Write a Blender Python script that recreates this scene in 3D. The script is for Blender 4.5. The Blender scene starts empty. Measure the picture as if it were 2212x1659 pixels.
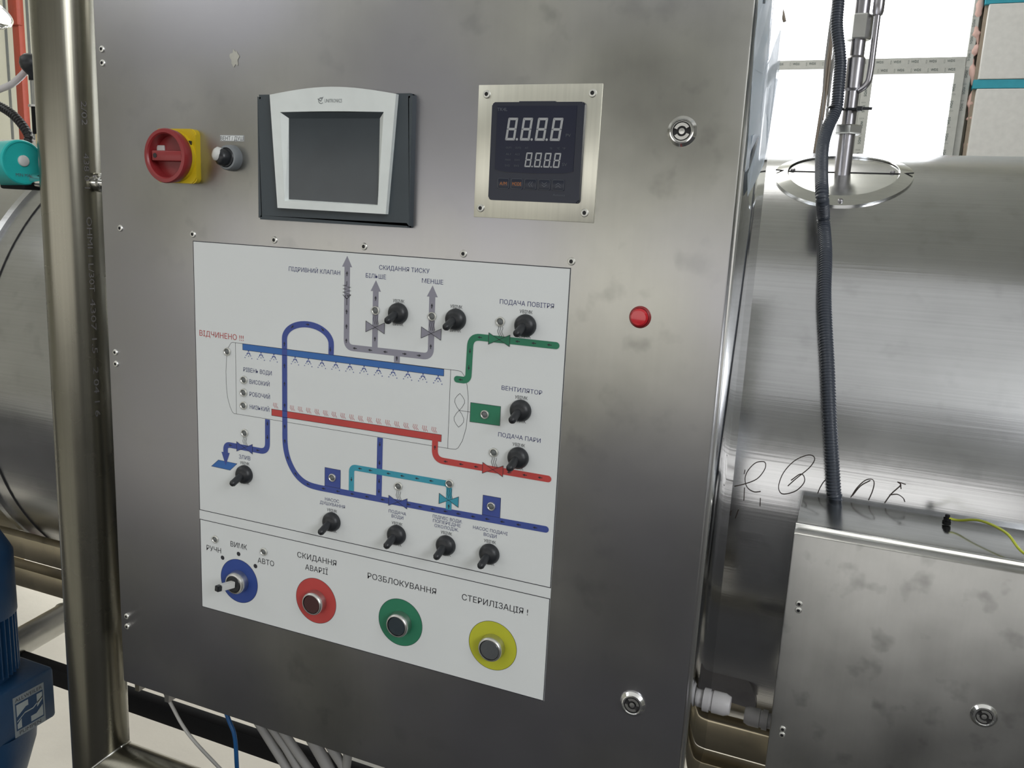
import bpy, bmesh, math, random
from mathutils import Vector, Matrix
random.seed(7)
SC = bpy.context.scene
COL = SC.collection
PI = math.pi
# ------------------------------------------------------------------ camera
W, H = 2212.0, 1659.0
FPX = 1795.42
CAM = (0.74353, -0.79329, 1.44505)
YAW, PITCH, ROLL = [math.radians(a) for a in (-21.95294, -11.23555, -2.90419)]
fw = Vector((math.sin(YAW)*math.cos(PITCH), math.cos(YAW)*math.cos(PITCH), math.sin(PITCH)))
rt = Vector((math.cos(YAW), -math.sin(YAW), 0)); dn = fw.cross(rt)
RT = rt*math.cos(ROLL) + dn*math.sin(ROLL)
DN = -rt*math.sin(ROLL) + dn*math.cos(ROLL)
cd = bpy.data.cameras.new('camera'); cam = bpy.data.objects.new('camera', cd); COL.objects.link(cam)
cam.matrix_world = Matrix(((RT.x, -DN.x, -fw.x, CAM[0]), (RT.y, -DN.y, -fw.y, CAM[1]), (RT.z, -DN.z, -fw.z, CAM[2]), (0, 0, 0, 1)))
cd.sensor_fit = 'HORIZONTAL'; cd.sensor_width = 36.0; cd.lens = 36.0*FPX/W; cd.clip_start = 0.02
SC.camera = cam
# ------------------------------------------------------------------ colour management
SC.view_settings.view_transform = 'Standard'; SC.view_settings.look = 'None'
SC.view_settings.exposure = 0.0; SC.view_settings.gamma = 1.0
SC.view_settings.use_curve_mapping = False
SC.cycles.use_denoising = True
SC.cycles.max_bounces = 8; SC.cycles.glossy_bounces = 5; SC.cycles.transparent_max_bounces = 12
SC.cycles.sample_clamp_indirect = 6.0; SC.cycles.caustics_reflective = False; SC.cycles.caustics_refractive = False
# ------------------------------------------------------------------ world: bright overcast sky
wd = bpy.data.worlds.new('sky'); SC.world = wd; wd.use_nodes = True
nt = wd.node_tree; bg = nt.nodes['Background']
bg.inputs[0].default_value = (0.93, 0.96, 1.0, 1); bg.inputs[1].default_value = 5.0
# ------------------------------------------------------------------ sun and large lights (front window bank, added fill lamps)
def light(name, kind, loc, target, energy, color, size=None, size_y=None, angle=None):
    l = bpy.data.lights.new(name, kind); l.energy = energy; l.color = color
    if kind == 'AREA':
        l.shape = 'RECTANGLE'; l.size = size; l.size_y = size_y
    if angle is not None: l.angle = angle
    o = bpy.data.objects.new(name, l); COL.objects.link(o); o.location = loc
    o.rotation_euler = (Vector(target)-Vector(loc)).to_track_quat('-Z', 'Y').to_euler()
    return o
light('sun', 'SUN', (-2.5, 6.0, 5.0), (-2.5+1.5, 0.0, 5.0-3.1), 3.0, (1.0, 0.94, 0.84), angle=math.radians(1.0))
# window bank of the wall opposite the cabinet, then unseen fill lamps
light('front_window_light', 'AREA', (-1.6, -4.85, 1.20), (-1.6, 0.0, 1.20), 62, (1.0, 0.98, 0.94), 9.5, 1.35)
light('roof_fill_light', 'AREA', (-0.8, -2.4, 4.1), (-0.8, -2.4, 0.0), 62, (0.97, 0.98, 1.0), 9.5, 4.8)  # added overhead fill for the white sheet, outside the door's reflection
light('left_fill_light', 'AREA', (-3.2, -1.3, 4.1), (0.1, 0.0, 1.1), 24, (0.97, 0.99, 1.0), 3.0, 2.4)  # added unseen lamp; its side follows the shadows of the knobs
light('right_fill_light', 'AREA', (4.8, -2.6, 3.2), (0.2, 0.0, 1.2), 200, (0.95, 0.97, 1.0), 3.0, 2.2)  # added fill from the right, where the door does not mirror it
light('back_fill_light', 'AREA', (-2.4, 2.9, 4.1), (-2.4, 2.9, 0.0), 135, (1.0, 0.98, 0.93), 6.0, 1.5)  # added fill for the back wall and the tank top

ZO = 1.40          # the artwork's upper edge stands 1.40 m above the floor
def ray(u, v):
    return fw + RT*((u-W/2)/FPX) + DN*((v-H/2)/FPX)
def onp(u, v, ax, val):
    d = ray(u, v); s = (val-CAM[ax])/d[ax]; return Vector(CAM)+d*s
def Q(u, v, y=0.0): return onp(u, v, 1, y)
def QX(u, v, x): return onp(u, v, 0, x)
def QZ(u, v, z): return onp(u, v, 2, z)
# ------------------------------------------------------------------ materials
MATS = {}
def mat(name, color, rough=0.5, metal=0.0, noise=None, bump=None, coat=0.0, emit=None, alpha=None, spec=None):
    """noise=(scale xyz, amount), bump=(scale xyz, strength)"""
    m = bpy.data.materials.new(name); m.use_nodes = True; t = m.node_tree
    b = t.nodes['Principled BSDF']
    b.inputs['Base Color'].default_value = (*color, 1); b.inputs['Roughness'].default_value = rough
    b.inputs['Metallic'].default_value = metal
    if coat: b.inputs['Coat Weight'].default_value = coat
    if spec is not None: b.inputs['Specular IOR Level'].default_value = spec
    if emit: b.inputs['Emission Color'].default_value = (*color, 1); b.inputs['Emission Strength'].default_value = emit
    if alpha is not None: b.inputs['Alpha'].default_value = alpha
    tc = t.nodes.new('ShaderNodeTexCoord')
    def nz(scale, detail=4):
        mp = t.nodes.new('ShaderNodeMapping'); mp.inputs['Scale'].default_value = scale
        t.links.new(tc.outputs['Object'], mp.inputs[0])
        n = t.nodes.new('ShaderNodeTexNoise'); n.inputs['Scale'].default_value = 1.0; n.inputs['Detail'].default_value = detail
        t.links.new(mp.outputs[0], n.inputs['Vector']); return n
    if noise is None: noise = ((30, 30, 30), 0.05)
    n = nz(noise[0]); r = t.nodes.new('ShaderNodeMapRange')
    r.inputs[1].default_value = 0.3; r.inputs[2].default_value = 0.7
    r.inputs[3].default_value = 1-noise[1]; r.inputs[4].default_value = 1+noise[1]
    t.links.new(n.outputs[0], r.inputs[0])
    mx = t.nodes.new('ShaderNodeVectorMath'); mx.operation = 'SCALE'
    mx.inputs[0].default_value = color; t.links.new(r.outputs[0], mx.inputs['Scale'])
    t.links.new(mx.outputs[0], b.inputs['Base Color'])
    if bump:
        n2 = nz(bump[0]); bp = t.nodes.new('ShaderNodeBump'); bp.inputs['Strength'].default_value = bump[1]
        bp.inputs['Distance'].default_value = 0.002
        t.links.new(n2.outputs[0], bp.inputs['Height']); t.links.new(bp.outputs[0], b.inputs['Normal'])
    MATS[name] = m; return m

def steel(name, color, rough, streak, stain=0.12, bumpk=0.06, aniso=0.0, rvar=0.10, wave=None, tint=None, fineamp=0.04):
    """brushed stainless sheet: streak = noise scale of the brushing"""
    m = mat(name, color, rough, 1.0)
    t = m.node_tree; b = t.nodes['Principled BSDF']; tc = t.nodes['Texture Coordinate']
    if aniso: b.inputs['Anisotropic'].default_value = aniso
    def nz(scale, detail, off=(0, 0, 0)):
        mp = t.nodes.new('ShaderNodeMapping'); mp.inputs['Scale'].default_value = scale; mp.inputs['Location'].default_value = off
        t.links.new(tc.outputs['Object'], mp.inputs[0])
        n = t.nodes.new('ShaderNodeTexNoise'); n.inputs['Scale'].default_value = 1.0; n.inputs['Detail'].default_value = detail
        t.links.new(mp.outputs[0], n.inputs['Vector']); return n.outputs[0]
    def rng(src, a, c, lo=0.3, hi=0.7):
        r = t.nodes.new('ShaderNodeMapRange'); r.inputs[1].default_value = lo; r.inputs[2].default_value = hi
        r.inputs[3].default_value = a; r.inputs[4].default_value = c; t.links.new(src, r.inputs[0]); return r.outputs[0]
    def mul(a, c):
        q = t.nodes.new('ShaderNodeMath'); q.operation = 'MULTIPLY'; t.links.new(a, q.inputs[0]); t.links.new(c, q.inputs[1]); return q.outputs[0]
    cloud = nz((7, 7, 7), 5); fine = nz(streak, 3, (3, 1, 2)); spots = nz((26, 26, 26), 3, (5, 0, 9))
    f = mul(mul(rng(cloud, 1-stain, 1+stain*0.6), rng(fine, 1-fineamp, 1+fineamp)), rng(spots, 1-stain*0.9, 1.0, 0.28, 0.42))
    mx = t.nodes.new('ShaderNodeVectorMath'); mx.operation = 'SCALE'; mx.inputs[0].default_value = color
    t.links.new(f, mx.inputs['Scale']); src = mx.outputs[0]
    if tint:   # patchy tint; on the door, lilac window glare painted into the colour
        mm = t.nodes.new('ShaderNodeMix'); mm.data_type = 'RGBA'
        t.links.new(rng(nz((3.1, 3.1, 3.1), 2, (1, 7, 3)), 0, 1, 0.38, 0.62), mm.inputs[0])
        t.links.new(src, mm.inputs[6]); mm.inputs[7].default_value = (*tint, 1); src = mm.outputs[2]
    t.links.new(src, b.inputs['Base Color'])
    t.links.new(rng(cloud, rough-rvar*rough, rough+rvar*rough), b.inputs['Roughness'])
    bp = t.nodes.new('ShaderNodeBump'); bp.inputs['Strength'].default_value = bumpk; bp.inputs['Distance'].default_value = 0.001
    t.links.new(fine, bp.inputs['Height'])
    if wave:
        b2 = t.nodes.new('ShaderNodeBump'); b2.inputs['Strength'].default_value = wave[1]; b2.inputs['Distance'].default_value = 0.01
        t.links.new(nz(wave[0], 2, (2, 2, 2)), b2.inputs['Height']); t.links.new(bp.outputs[0], b2.inputs['Normal']); bp = b2
    t.links.new(bp.outputs[0], b.inputs['Normal'])
    return m

M_DOOR = steel('door_steel', (0.47, 0.465, 0.425), 0.34, (150, 150, 9), 0.24, 0.035, tint=(0.43, 0.425, 0.455), fineamp=0.015)
M_SIDE = steel('side_steel', (0.74, 0.75, 0.77), 0.07, (200, 200, 4), 0.05, 0.02)
M_PLATE = steel('plate_steel', (0.76, 0.75, 0.66), 0.36, (300, 300, 6), 0.04, 0.06)
M_TUBE = steel('tube_steel', (0.235, 0.225, 0.185), 0.27, (500, 500, 4), 0.06, 0.05)
M_TANK = steel('tank_steel', (0.53, 0.535, 0.55), 0.20, (4, 260, 260), 0.10, 0.09, wave=((1.2, 9, 9), 0.16))
M_BOX = steel('box_steel', (0.43, 0.43, 0.42), 0.34, (200, 200, 6), 0.34, 0.03, fineamp=0.015)
M_LID = steel('lid_steel', (0.72, 0.73, 0.72), 0.16, (6, 200, 200), 0.04, 0.03)
M_CHROME = mat('chrome', (0.80, 0.80, 0.79), 0.12, 1.0)
M_RIV = mat('rivet_alloy', (0.74, 0.74, 0.70), 0.42, 1.0)
M_NICKEL = mat('brushed_nickel', (0.62, 0.62, 0.60), 0.30, 1.0)
M_PIPE = steel('pipe_steel', (0.36, 0.35, 0.37), 0.32, (40, 40, 40), 0.15, 0.1)
M_DARKM = mat('dark_slot', (0.012, 0.012, 0.014), 0.5)
M_RUBBER = mat('black_rubber', (0.016, 0.018, 0.021), 0.42, bump=((200, 200, 200), 0.15))
M_BLACK = mat('black_plastic', (0.013, 0.015, 0.018), 0.35)
M_GASKET = mat('gasket', (0.05, 0.048, 0.05), 0.7)
M_SHEET = mat('white_label_vinyl', (0.72, 0.745, 0.745), 0.42, noise=((6, 6, 6), 0.02))
M_INK = mat('ink_black', (0.02, 0.02, 0.028), 0.5)
M_INKB = mat('ink_navy', (0.055, 0.06, 0.17), 0.5)
M_INKR = mat('ink_red_text', (0.46, 0.06, 0.055), 0.5)
M_GREY = mat('print_grey', (0.27, 0.265, 0.32), 0.5)
M_BLUE = mat('print_blue', (0.045, 0.075, 0.30), 0.5)
M_LBLUE = mat('print_light_blue', (0.035, 0.14, 0.42), 0.5)
M_RBLUE = mat('print_ring_blue', (0.022, 0.06, 0.28), 0.5)
M_CYAN = mat('print_cyan', (0.04, 0.31, 0.42), 0.5)
M_RED = mat('print_red', (0.50, 0.055, 0.05), 0.5)
M_GREEN = mat('print_green', (0.02, 0.19, 0.10), 0.5)
M_YEL = mat('print_yellow', (0.50, 0.51, 0.03), 0.5)
M_REDPL = mat('red_plastic', (0.27, 0.025, 0.028), 0.38)
M_YELPL = mat('yellow_plastic', (0.62, 0.45, 0.015), 0.42)
M_GREYPL = mat('grey_plastic', (0.20, 0.215, 0.225), 0.45)
M_HMIW = mat('pale_bezel', (0.74, 0.78, 0.765), 0.5)
M_HMIG = mat('slate_bezel', (0.045, 0.058, 0.068), 0.5)
M_SCREEN = mat('lcd_glass', (0.045, 0.055, 0.063), 0.16, spec=0.4, noise=((9, 9, 9), 0.2))
M_NAVY = mat('controller_case', (0.010, 0.014, 0.030), 0.35)
M_NAVY2 = mat('controller_window', (0.016, 0.019, 0.038), 0.3, spec=0.25)
M_SEG = mat('seven_segment_off', (0.36, 0.37, 0.38), 0.4)
M_FAINT = mat('faint_print', (0.10, 0.11, 0.13), 0.5)
M_FAINT2 = mat('faint_outline', (0.075, 0.085, 0.10), 0.5)
M_ORANGE = mat('orange_print', (0.42, 0.15, 0.04), 0.5)
M_WHITEPL = mat('white_plastic', (0.62, 0.62, 0.60), 0.4)
M_LENSG = mat('grey_lens', (0.13, 0.14, 0.14), 0.25)
M_LENSR = mat('dark_red_lens', (0.045, 0.008, 0.010), 0.2)
M_LENSN = mat('dark_green_lens', (0.010, 0.022, 0.032), 0.2)
M_LENSC = mat('smoked_lens', (0.075, 0.08, 0.085), 0.15)
M_LAMPR = mat('red_lamp_lens', (0.55, 0.015, 0.025), 0.18, coat=0.5)
M_TEAL = mat('teal_paint', (0.015, 0.44, 0.42), 0.45)
M_REDST = mat('red_oxide_paint', (0.27, 0.042, 0.022), 0.5)
M_PUMP = mat('blue_pump_paint', (0.010, 0.050, 0.125), 0.45, bump=((90, 90, 90), 0.2))
M_BEIGE = steel('rail_steel', (0.50, 0.44, 0.32), 0.30, (5, 80, 80), 0.16, 0.05)
M_BLKST = mat('black_steel', (0.007, 0.007, 0.008), 0.7, spec=0.2)
M_CABW = mat('white_cable', (0.50, 0.49, 0.46), 0.5)
M_CABG = mat('grey_cable', (0.30, 0.295, 0.285), 0.55)
M_CABB = mat('blue_cable', (0.01, 0.09, 0.26), 0.45)
M_COND = mat('grey_conduit', (0.055, 0.065, 0.085), 0.38)
M_CONDB = mat('black_conduit', (0.012, 0.012, 0.013), 0.35)
M_YG = mat('yellow_green_wire', (0.55, 0.62, 0.05), 0.4)
M_BROWN = mat('brown_strand', (0.30, 0.25, 0.20), 0.6)
M_GLAND = mat('white_gland', (0.50, 0.49, 0.50), 0.45)
M_WALL = mat('cream_panel', (0.80, 0.80, 0.70), 0.6, noise=((3, 3, 3), 0.03))
M_HALL = mat('hall_wall', (0.25, 0.25, 0.23), 0.7, noise=((2, 2, 2), 0.06))
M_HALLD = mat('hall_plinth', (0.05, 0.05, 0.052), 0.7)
M_CEIL = mat('ceiling_panel', (0.55, 0.55, 0.50), 0.7)
M_FLOOR = mat('concrete_floor', (0.52, 0.50, 0.44), 0.75, noise=((2.2, 2.2, 2.2), 0.12), bump=((60, 60, 60), 0.2))
M_UPVC = mat('upvc_frame', (0.44, 0.45, 0.43), 0.4)
M_UPVCG = mat('film_print', (0.03, 0.06, 0.055), 0.5)
M_BOARD = mat('white_insulation_board', (0.66, 0.66, 0.65), 0.6)
M_TAPE = mat('teal_tape', (0.02, 0.30, 0.40), 0.5)
M_FOAM = mat('pink_foam', (0.62, 0.42, 0.38), 0.8, bump=((80, 80, 80), 0.8))
M_TAN = mat('tan_block', (0.50, 0.30, 0.22), 0.8)
M_MARK = mat('marker_ink', (0.05, 0.035, 0.03), 0.6)

def clearmat(name, color, fac, rough=0.1):
    m = bpy.data.materials.new(name); m.use_nodes = True; t = m.node_tree
    b = t.nodes['Principled BSDF']; b.inputs['Base Color'].default_value = (*color, 1); b.inputs['Roughness'].default_value = rough
    tr = t.nodes.new('ShaderNodeBsdfTransparent'); mx = t.nodes.new('ShaderNodeMixShader'); mx.inputs[0].default_value = fac
    t.links.new(tr.outputs[0], mx.inputs[1]); t.links.new(b.outputs[0], mx.inputs[2])
    t.links.new(mx.outputs[0], t.nodes['Material Output'].inputs['Surface']); return m
M_GLASS = clearmat('window_glass', (0.9, 0.95, 0.95), 0.04, 0.02)
M_FILM = clearmat('protective_film', (0.72, 0.82, 0.92), 0.5, 0.25)
M_HOSE = clearmat('clear_hose', (0.75, 0.73, 0.75), 0.75, 0.1)
# ------------------------------------------------------------------ object helpers
OFF = {}
def base(o): return OFF.get(o.name, Vector((0, 0, 0))) if o else Vector((0, 0, 0))
def thing(name, label, cat, loc, group=None):
    o = bpy.data.objects.new(name, None); COL.objects.link(o); o.location = loc; o.empty_display_size = 0.02
    o['label'] = label; o['category'] = cat
    if group: o['group'] = group
    OFF[o.name] = Vector(loc); return o
def obj(name, bm, m, parent=None, label=None, smooth=False, kind=None, cat=None, group=None):
    me = bpy.data.meshes.new(name)
    if parent is None:
        xs = [v.co for v in bm.verts]
        c = Vector(((min(v.x for v in xs)+max(v.x for v in xs))/2, (min(v.y for v in xs)+max(v.y for v in xs))/2, min(v.z for v in xs)))
    else: c = base(parent)
    for v in bm.verts: v.co -= c
    bmesh.ops.recalc_face_normals(bm, faces=bm.faces) if smooth != 'keep' else None
    bm.to_mesh(me); bm.free()
    ms = m if isinstance(m, (list, tuple)) else [m]
    for q in ms: me.materials.append(q)
    if smooth is True or smooth == 'auto':
        me.shade_smooth() if smooth is True else None
        if smooth == 'auto':
            me.shade_smooth(); me.set_sharp_from_angle(angle=math.radians(35))
    o = bpy.data.objects.new(name, me); COL.objects.link(o)
    if parent is None: o.location = c; OFF[o.name] = c
    else: o.parent = parent; OFF[o.name] = c
    if label: o['label'] = label
    if cat: o['category'] = cat
    if group: o['group'] = group
    if kind: o['kind'] = kind
    return o
def dup(root, loc, label=None, group=None, swap=None):
    """copy a thing with its parts and sub-parts; swap = {part name: material}"""
    r = root.copy(); COL.objects.link(r); r.location = loc
    if label: r['label'] = label
    if group: r['group'] = group
    def rec(src, dst):
        for ch in list(src.children):
            c = ch.copy(); COL.objects.link(c); c.parent = dst
            rec(ch, c)
    rec(root, r); return r
def BM(): return bmesh.new()
def box(bm, x0, x1, y0, y1, z0, z1, bev=0.0, mi=0):
    vs = [bm.verts.new((x, y, z)) for z in (z0, z1) for y in (y0, y1) for x in (x0, x1)]
    fs = [bm.faces.new([vs[i] for i in f]) for f in ((0, 2, 3, 1), (4, 5, 7, 6), (0, 1, 5, 4), (2, 6, 7, 3), (0, 4, 6, 2), (1, 3, 7, 5))]
    for f in fs: f.material_index = mi
    if bev:
        es = list({e for f in fs for e in f.edges})
        bmesh.ops.bevel(bm, geom=es, offset=bev, segments=2, profile=0.5, affect='EDGES')
    return bm
def frame_of(ax):
    ax = Vector(ax).normalized(); t = Vector((0, 0, 1)) if abs(ax.z) < 0.9 else Vector((1, 0, 0))
    u = ax.cross(t).normalized(); return ax, u, ax.cross(u)
def lathe(bm, prof, c, ax=(0, -1, 0), seg=32, mi=None, ph=0.0):
    """prof = [(r, h)...] about axis ax from c"""
    ax, u, w = frame_of(ax); c = Vector(c); rings = []
    for r, h in prof:
        if r < 1e-7: rings.append([bm.verts.new(c+ax*h)])
        else: rings.append([bm.verts.new(c+ax*h+(u*math.cos(2*PI*k/seg+ph)+w*math.sin(2*PI*k/seg+ph))*r) for k in range(seg)])
    for i in range(len(rings)-1):
        a, b = rings[i], rings[i+1]
        for k in range(seg):
            k2 = (k+1) % seg
            if len(a) == 1 and len(b) == 1: continue
            if len(a) == 1: f = bm.faces.new((a[0], b[k], b[k2]))
            elif len(b) == 1: f = bm.faces.new((a[k], b[0], a[k2]))
            else: f = bm.faces.new((a[k], b[k], b[k2], a[k2]))
            if mi: f.material_index = mi[i]
    return bm
def smoothpts(pts, n=8):
    pts = [Vector(p) for p in pts]
    if len(pts) < 3: return pts
    out = []
    P = [pts[0]*2-pts[1]]+pts+[pts[-1]*2-pts[-2]]
    for i in range(1, len(P)-2):
        for k in range(n):
            t = k/n; a, b, c, d = P[i-1], P[i], P[i+1], P[i+2]
            out.append(0.5*((2*b)+(c-a)*t+(2*a-5*b+4*c-d)*t*t+(3*b-a-3*c+d)*t**3))
    out.append(pts[-1]); return out
def tube(bm, pts, r, seg=12, n=8, rib=None, caps=True):
    """tube along a smooth path; rib=(pitch, depth) gives corrugation"""
    P = smoothpts(pts, n) if n else [Vector(p) for p in pts]
    if rib:
        L = [0]
        for a, b in zip(P, P[1:]): L.append(L[-1]+(b-a).length)
        step = rib[0]/4; m = int(L[-1]/step); Pn = []; j = 0
        for i in range(m+1):
            s = i*step
            while j < len(L)-2 and L[j+1] < s: j += 1
            t = (s-L[j])/max(1e-9, L[j+1]-L[j]); Pn.append(P[j].lerp(P[j+1], t))
        P = Pn
    prev = None; rings = []; u = None
    for i, p in enumerate(P):
        d = (P[min(i+1, len(P)-1)]-P[max(i-1, 0)]).normalized()
        if u is None: _, u, w = frame_of(d)
        else:
            u = (u-d*u.dot(d)).normalized(); w = d.cross(u)
        w = d.cross(u)
        rr = r(i/(len(P)-1)) if callable(r) else r
        if rib and (i % 4) in (2, 3): rr = rr-rib[1]
        rings.append([bm.verts.new(p+(u*math.cos(2*PI*k/seg)+w*math.sin(2*PI*k/seg))*rr) for k in range(seg)])
    for a, b in zip(rings, rings[1:]):
        for k in range(seg):
            bm.faces.new((a[k], b[k], b[(k+1) % seg], a[(k+1) % seg]))
    if caps: bm.faces.new(rings[0]); bm.faces.new(rings[-1][::-1])
    return bm
def prism(bm, poly, y0, y1, bev=0):
    """poly in (x, z), extruded from y0 to y1"""
    a = [bm.verts.new((x, y0, z)) for x, z in poly]; b = [bm.verts.new((x, y1, z)) for x, z in poly]
    n = len(poly); bm.faces.new(a); top = bm.faces.new(b[::-1])
    for i in range(n): bm.faces.new((a[i], b[i], b[(i+1) % n], a[(i+1) % n]))
    return bm
def rrect(x0, x1, z0, z1, r, n=5):
    out = []
    for cx, cz, a0 in ((x1-r, z1-r, 0), (x0+r, z1-r, 90), (x0+r, z0+r, 180), (x1-r, z0+r, 270)):
        for k in range(n+1):
            a = math.radians(a0+90*k/n); out.append((cx+r*math.cos(a), cz+r*math.sin(a)))
    return out
def ringframe(bm, outer, inner, y0, y1):
    """frame between two same-length outlines (x, z), front at y0, back at y1"""
    n = len(outer)
    A = [bm.verts.new((x, y0, z)) for x, z in outer]; B = [bm.verts.new((x, y0, z)) for x, z in inner]
    C = [bm.verts.new((x, y1, z)) for x, z in outer]; D = [bm.verts.new((x, y1, z)) for x, z in inner]
    for i in range(n):
        j = (i+1) % n
        bm.faces.new((A[i], A[j], B[j], B[i])); bm.faces.new((C[i], D[i], D[j], C[j]))
        bm.faces.new((A[i], C[i], C[j], A[j])); bm.faces.new((B[i], B[j], D[j], D[i]))
    return bm
# flat print: everything in millimetres on a plane y = const
def flat(bm, poly, y):
    return bm.faces.new([bm.verts.new((x/1000, y, ZO+z/1000)) for x, z in poly])
def fillet(pts, r, n=8):
    out = [pts[0]]
    for i in range(1, len(pts)-1):
        p0, p, p1 = [Vector((*q, 0)) if len(q) == 2 else q for q in (pts[i-1], pts[i], pts[i+1])]
        a = (p0-p); b = (p1-p); rr = min(r, a.length*0.5, b.length*0.5); a.normalize(); b.normalize()
        s, e = p+a*rr, p+b*rr
        for k in range(n+1):
            t = k/n; q = s*(1-t)**2+p*2*t*(1-t)+e*t*t; out.append((q.x, q.y))
    out.append(pts[-1]); return out
def stroke(bm, pts, w, y, closed=False, caps=False):
    n = len(pts); L, R = [], []
    for i, p in enumerate(pts):
        if closed: a, b = pts[i-1], pts[(i+1) % n]
        else: a, b = pts[max(i-1, 0)], pts[min(i+1, n-1)]
        d1 = Vector((p[0]-a[0], p[1]-a[1])); d2 = Vector((b[0]-p[0], b[1]-p[1]))
        if d1.length < 1e-9: d1 = d2
        if d2.length < 1e-9: d2 = d1
        d1.normalize(); d2.normalize(); t = (d1+d2)
        if t.length < 1e-6: t = d1
        t.normalize(); nn = Vector((-t.y, t.x)); k = 1/max(0.35, nn.dot(Vector((-d1.y, d1.x))))
        L.append((p[0]+nn.x*w/2*k, p[1]+nn.y*w/2*k)); R.append((p[0]-nn.x*w/2*k, p[1]-nn.y*w/2*k))
    v = [[bm.verts.new((x/1000, y, ZO+z/1000)) for x, z in s] for s in (L, R)]
    m = n if closed else n-1
    for i in range(m):
        j = (i+1) % n
        bm.faces.new((v[0][i], v[0][j], v[1][j], v[1][i]))
    if caps:
        for e, q in ((0, 1), (n-1, n-2)):
            dx, dz = pts[e][0]-pts[q][0], pts[e][1]-pts[q][1]; a0 = math.atan2(dz, dx)
            flat(bm, [(pts[e][0]+w/2*math.cos(a0-PI/2+PI*k/8), pts[e][1]+w/2*math.sin(a0-PI/2+PI*k/8)) for k in range(9)], y-2e-6)
    return bm
def circ(cx, cz, r, n=40): return [(cx+r*math.cos(2*PI*k/n), cz+r*math.sin(2*PI*k/n)) for k in range(n)]
_tc = {}
def textgeo(body):
    if body in _tc: return _tc[body]
    c = bpy.data.curves.new('text_tmp', 'FONT'); c.body = body; c.size = 1; c.resolution_u = 2
    o = bpy.data.objects.new('text_tmp', c); COL.objects.link(o)
    dg = bpy.context.evaluated_depsgraph_get(); dg.update()
    me = bpy.data.meshes.new_from_object(o.evaluated_get(dg))
    vs = [tuple(v.co) for v in me.vertices]; fs = [tuple(p.vertices) for p in me.polygons]
    bpy.data.objects.remove(o); bpy.data.curves.remove(c); bpy.data.meshes.remove(me)
    _tc[body] = (vs, fs); return vs, fs
CAPH = 0.729
def text(body, org, du, dv, width, cap, m, parent, name='lettering', depth=None):
    """org = left end of the baseline, du/dv = unit vectors, width and cap height in metres"""
    vs, fs = textgeo(body); x0 = min(v[0] for v in vs); x1 = max(v[0] for v in vs)
    sx = width/(x1-x0); sy = cap/CAPH; org = Vector(org); du = Vector(du); dv = Vector(dv)
    bm = BM(); V = [bm.verts.new(org+du*((v[0]-x0)*sx)+dv*(v[1]*sy)) for v in vs]
    for f in fs:
        try: bm.faces.new([V[i] for i in f])
        except ValueError: pass
    return obj(name, bm, m, parent, smooth='keep')
def tmm(body, x0, x1, z, cap, m, parent, y):
    return text(body, (x0/1000, y, ZO+z/1000), (1, 0, 0), (0, 0, 1), (x1-x0)/1000, cap/1000, m, parent)
# ------------------------------------------------------------------ setting: hall shell
def struct(name, bm, m, **k): return obj(name, bm, m, kind='structure', **k)
XL, XR, YF, YB, ZC = -6.6, 5.0, -5.0, 4.5, 4.2
b = BM(); box(b, XL, XR, YF, YB, -0.12, 0); struct('floor', b, M_FLOOR)
b = BM(); box(b, -6.4, -0.25, -4.9, -1.0, 0, 0.006); struct('floor_reflect_grey', b, mat('reflect_grey', (0.50, 0.49, 0.45), 0.6))  # unseen grey patch added to lighten what the door mirrors
b = BM(); box(b, -0.25, 4.5, -4.9, -1.0, 0, 0.006); box(b, -6.4, 4.5, -1.0, 0.40, 0, 0.006); struct('floor_reflect_dark', b, M_HALLD)  # unseen dark sheet added to darken reflections in door and tank
b = BM(); box(b, XL, XR, YF, YB, ZC, ZC+0.1); struct('ceiling', b, M_CEIL)
b = BM(); box(b, XL-0.1, XL, YF, YB, 0, ZC); struct('wall_left', b, mat('left_wall_paint', (0.45, 0.44, 0.38), 0.7))
b = BM(); box(b, XR, XR+0.1, YF, YB, 0, ZC); struct('wall_right', b, M_HALL)
b = BM(); box(b, XL, XR, YF-0.1, YF, 0, ZC); wf = struct('wall_front', b, M_HALL)
b = BM(); box(b, XL, XR, YF, YF+0.02, 0, 1.35); obj('plinth', b, M_HALLD, wf)
# back wall with the window opening (seen) and a second opening hidden behind the cabinet
WX0, WX1, WZ0, WZ1 = -0.75, 1.165, 1.35, 3.5
b = BM()
box(b, XL, -4.9, YB, YB+0.2, 0, ZC); box(b, -4.9, -1.2, YB, YB+0.2, 0, 0.7); box(b, -4.9, -1.2, YB, YB+0.2, 3.3, ZC)
box(b, -1.2, WX0, YB, YB+0.2, 0, ZC); box(b, WX0, WX1, YB, YB+0.2, 0, WZ0); box(b, WX0, WX1, YB, YB+0.2, WZ1, ZC)
box(b, WX1, XR, YB, YB+0.2, 0, ZC); struct('wall_back', b, M_WALL)
# joints of the cream wall panels
wb = bpy.data.objects['wall_back']
for u in (18, 66):
    p = Q(u, 150, YB-0.004); bb = BM(); box(bb, p.x-0.012, p.x+0.012, YB-0.008, YB, 0, ZC); obj('panel_joint', bb, M_GREYPL, wb)

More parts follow.
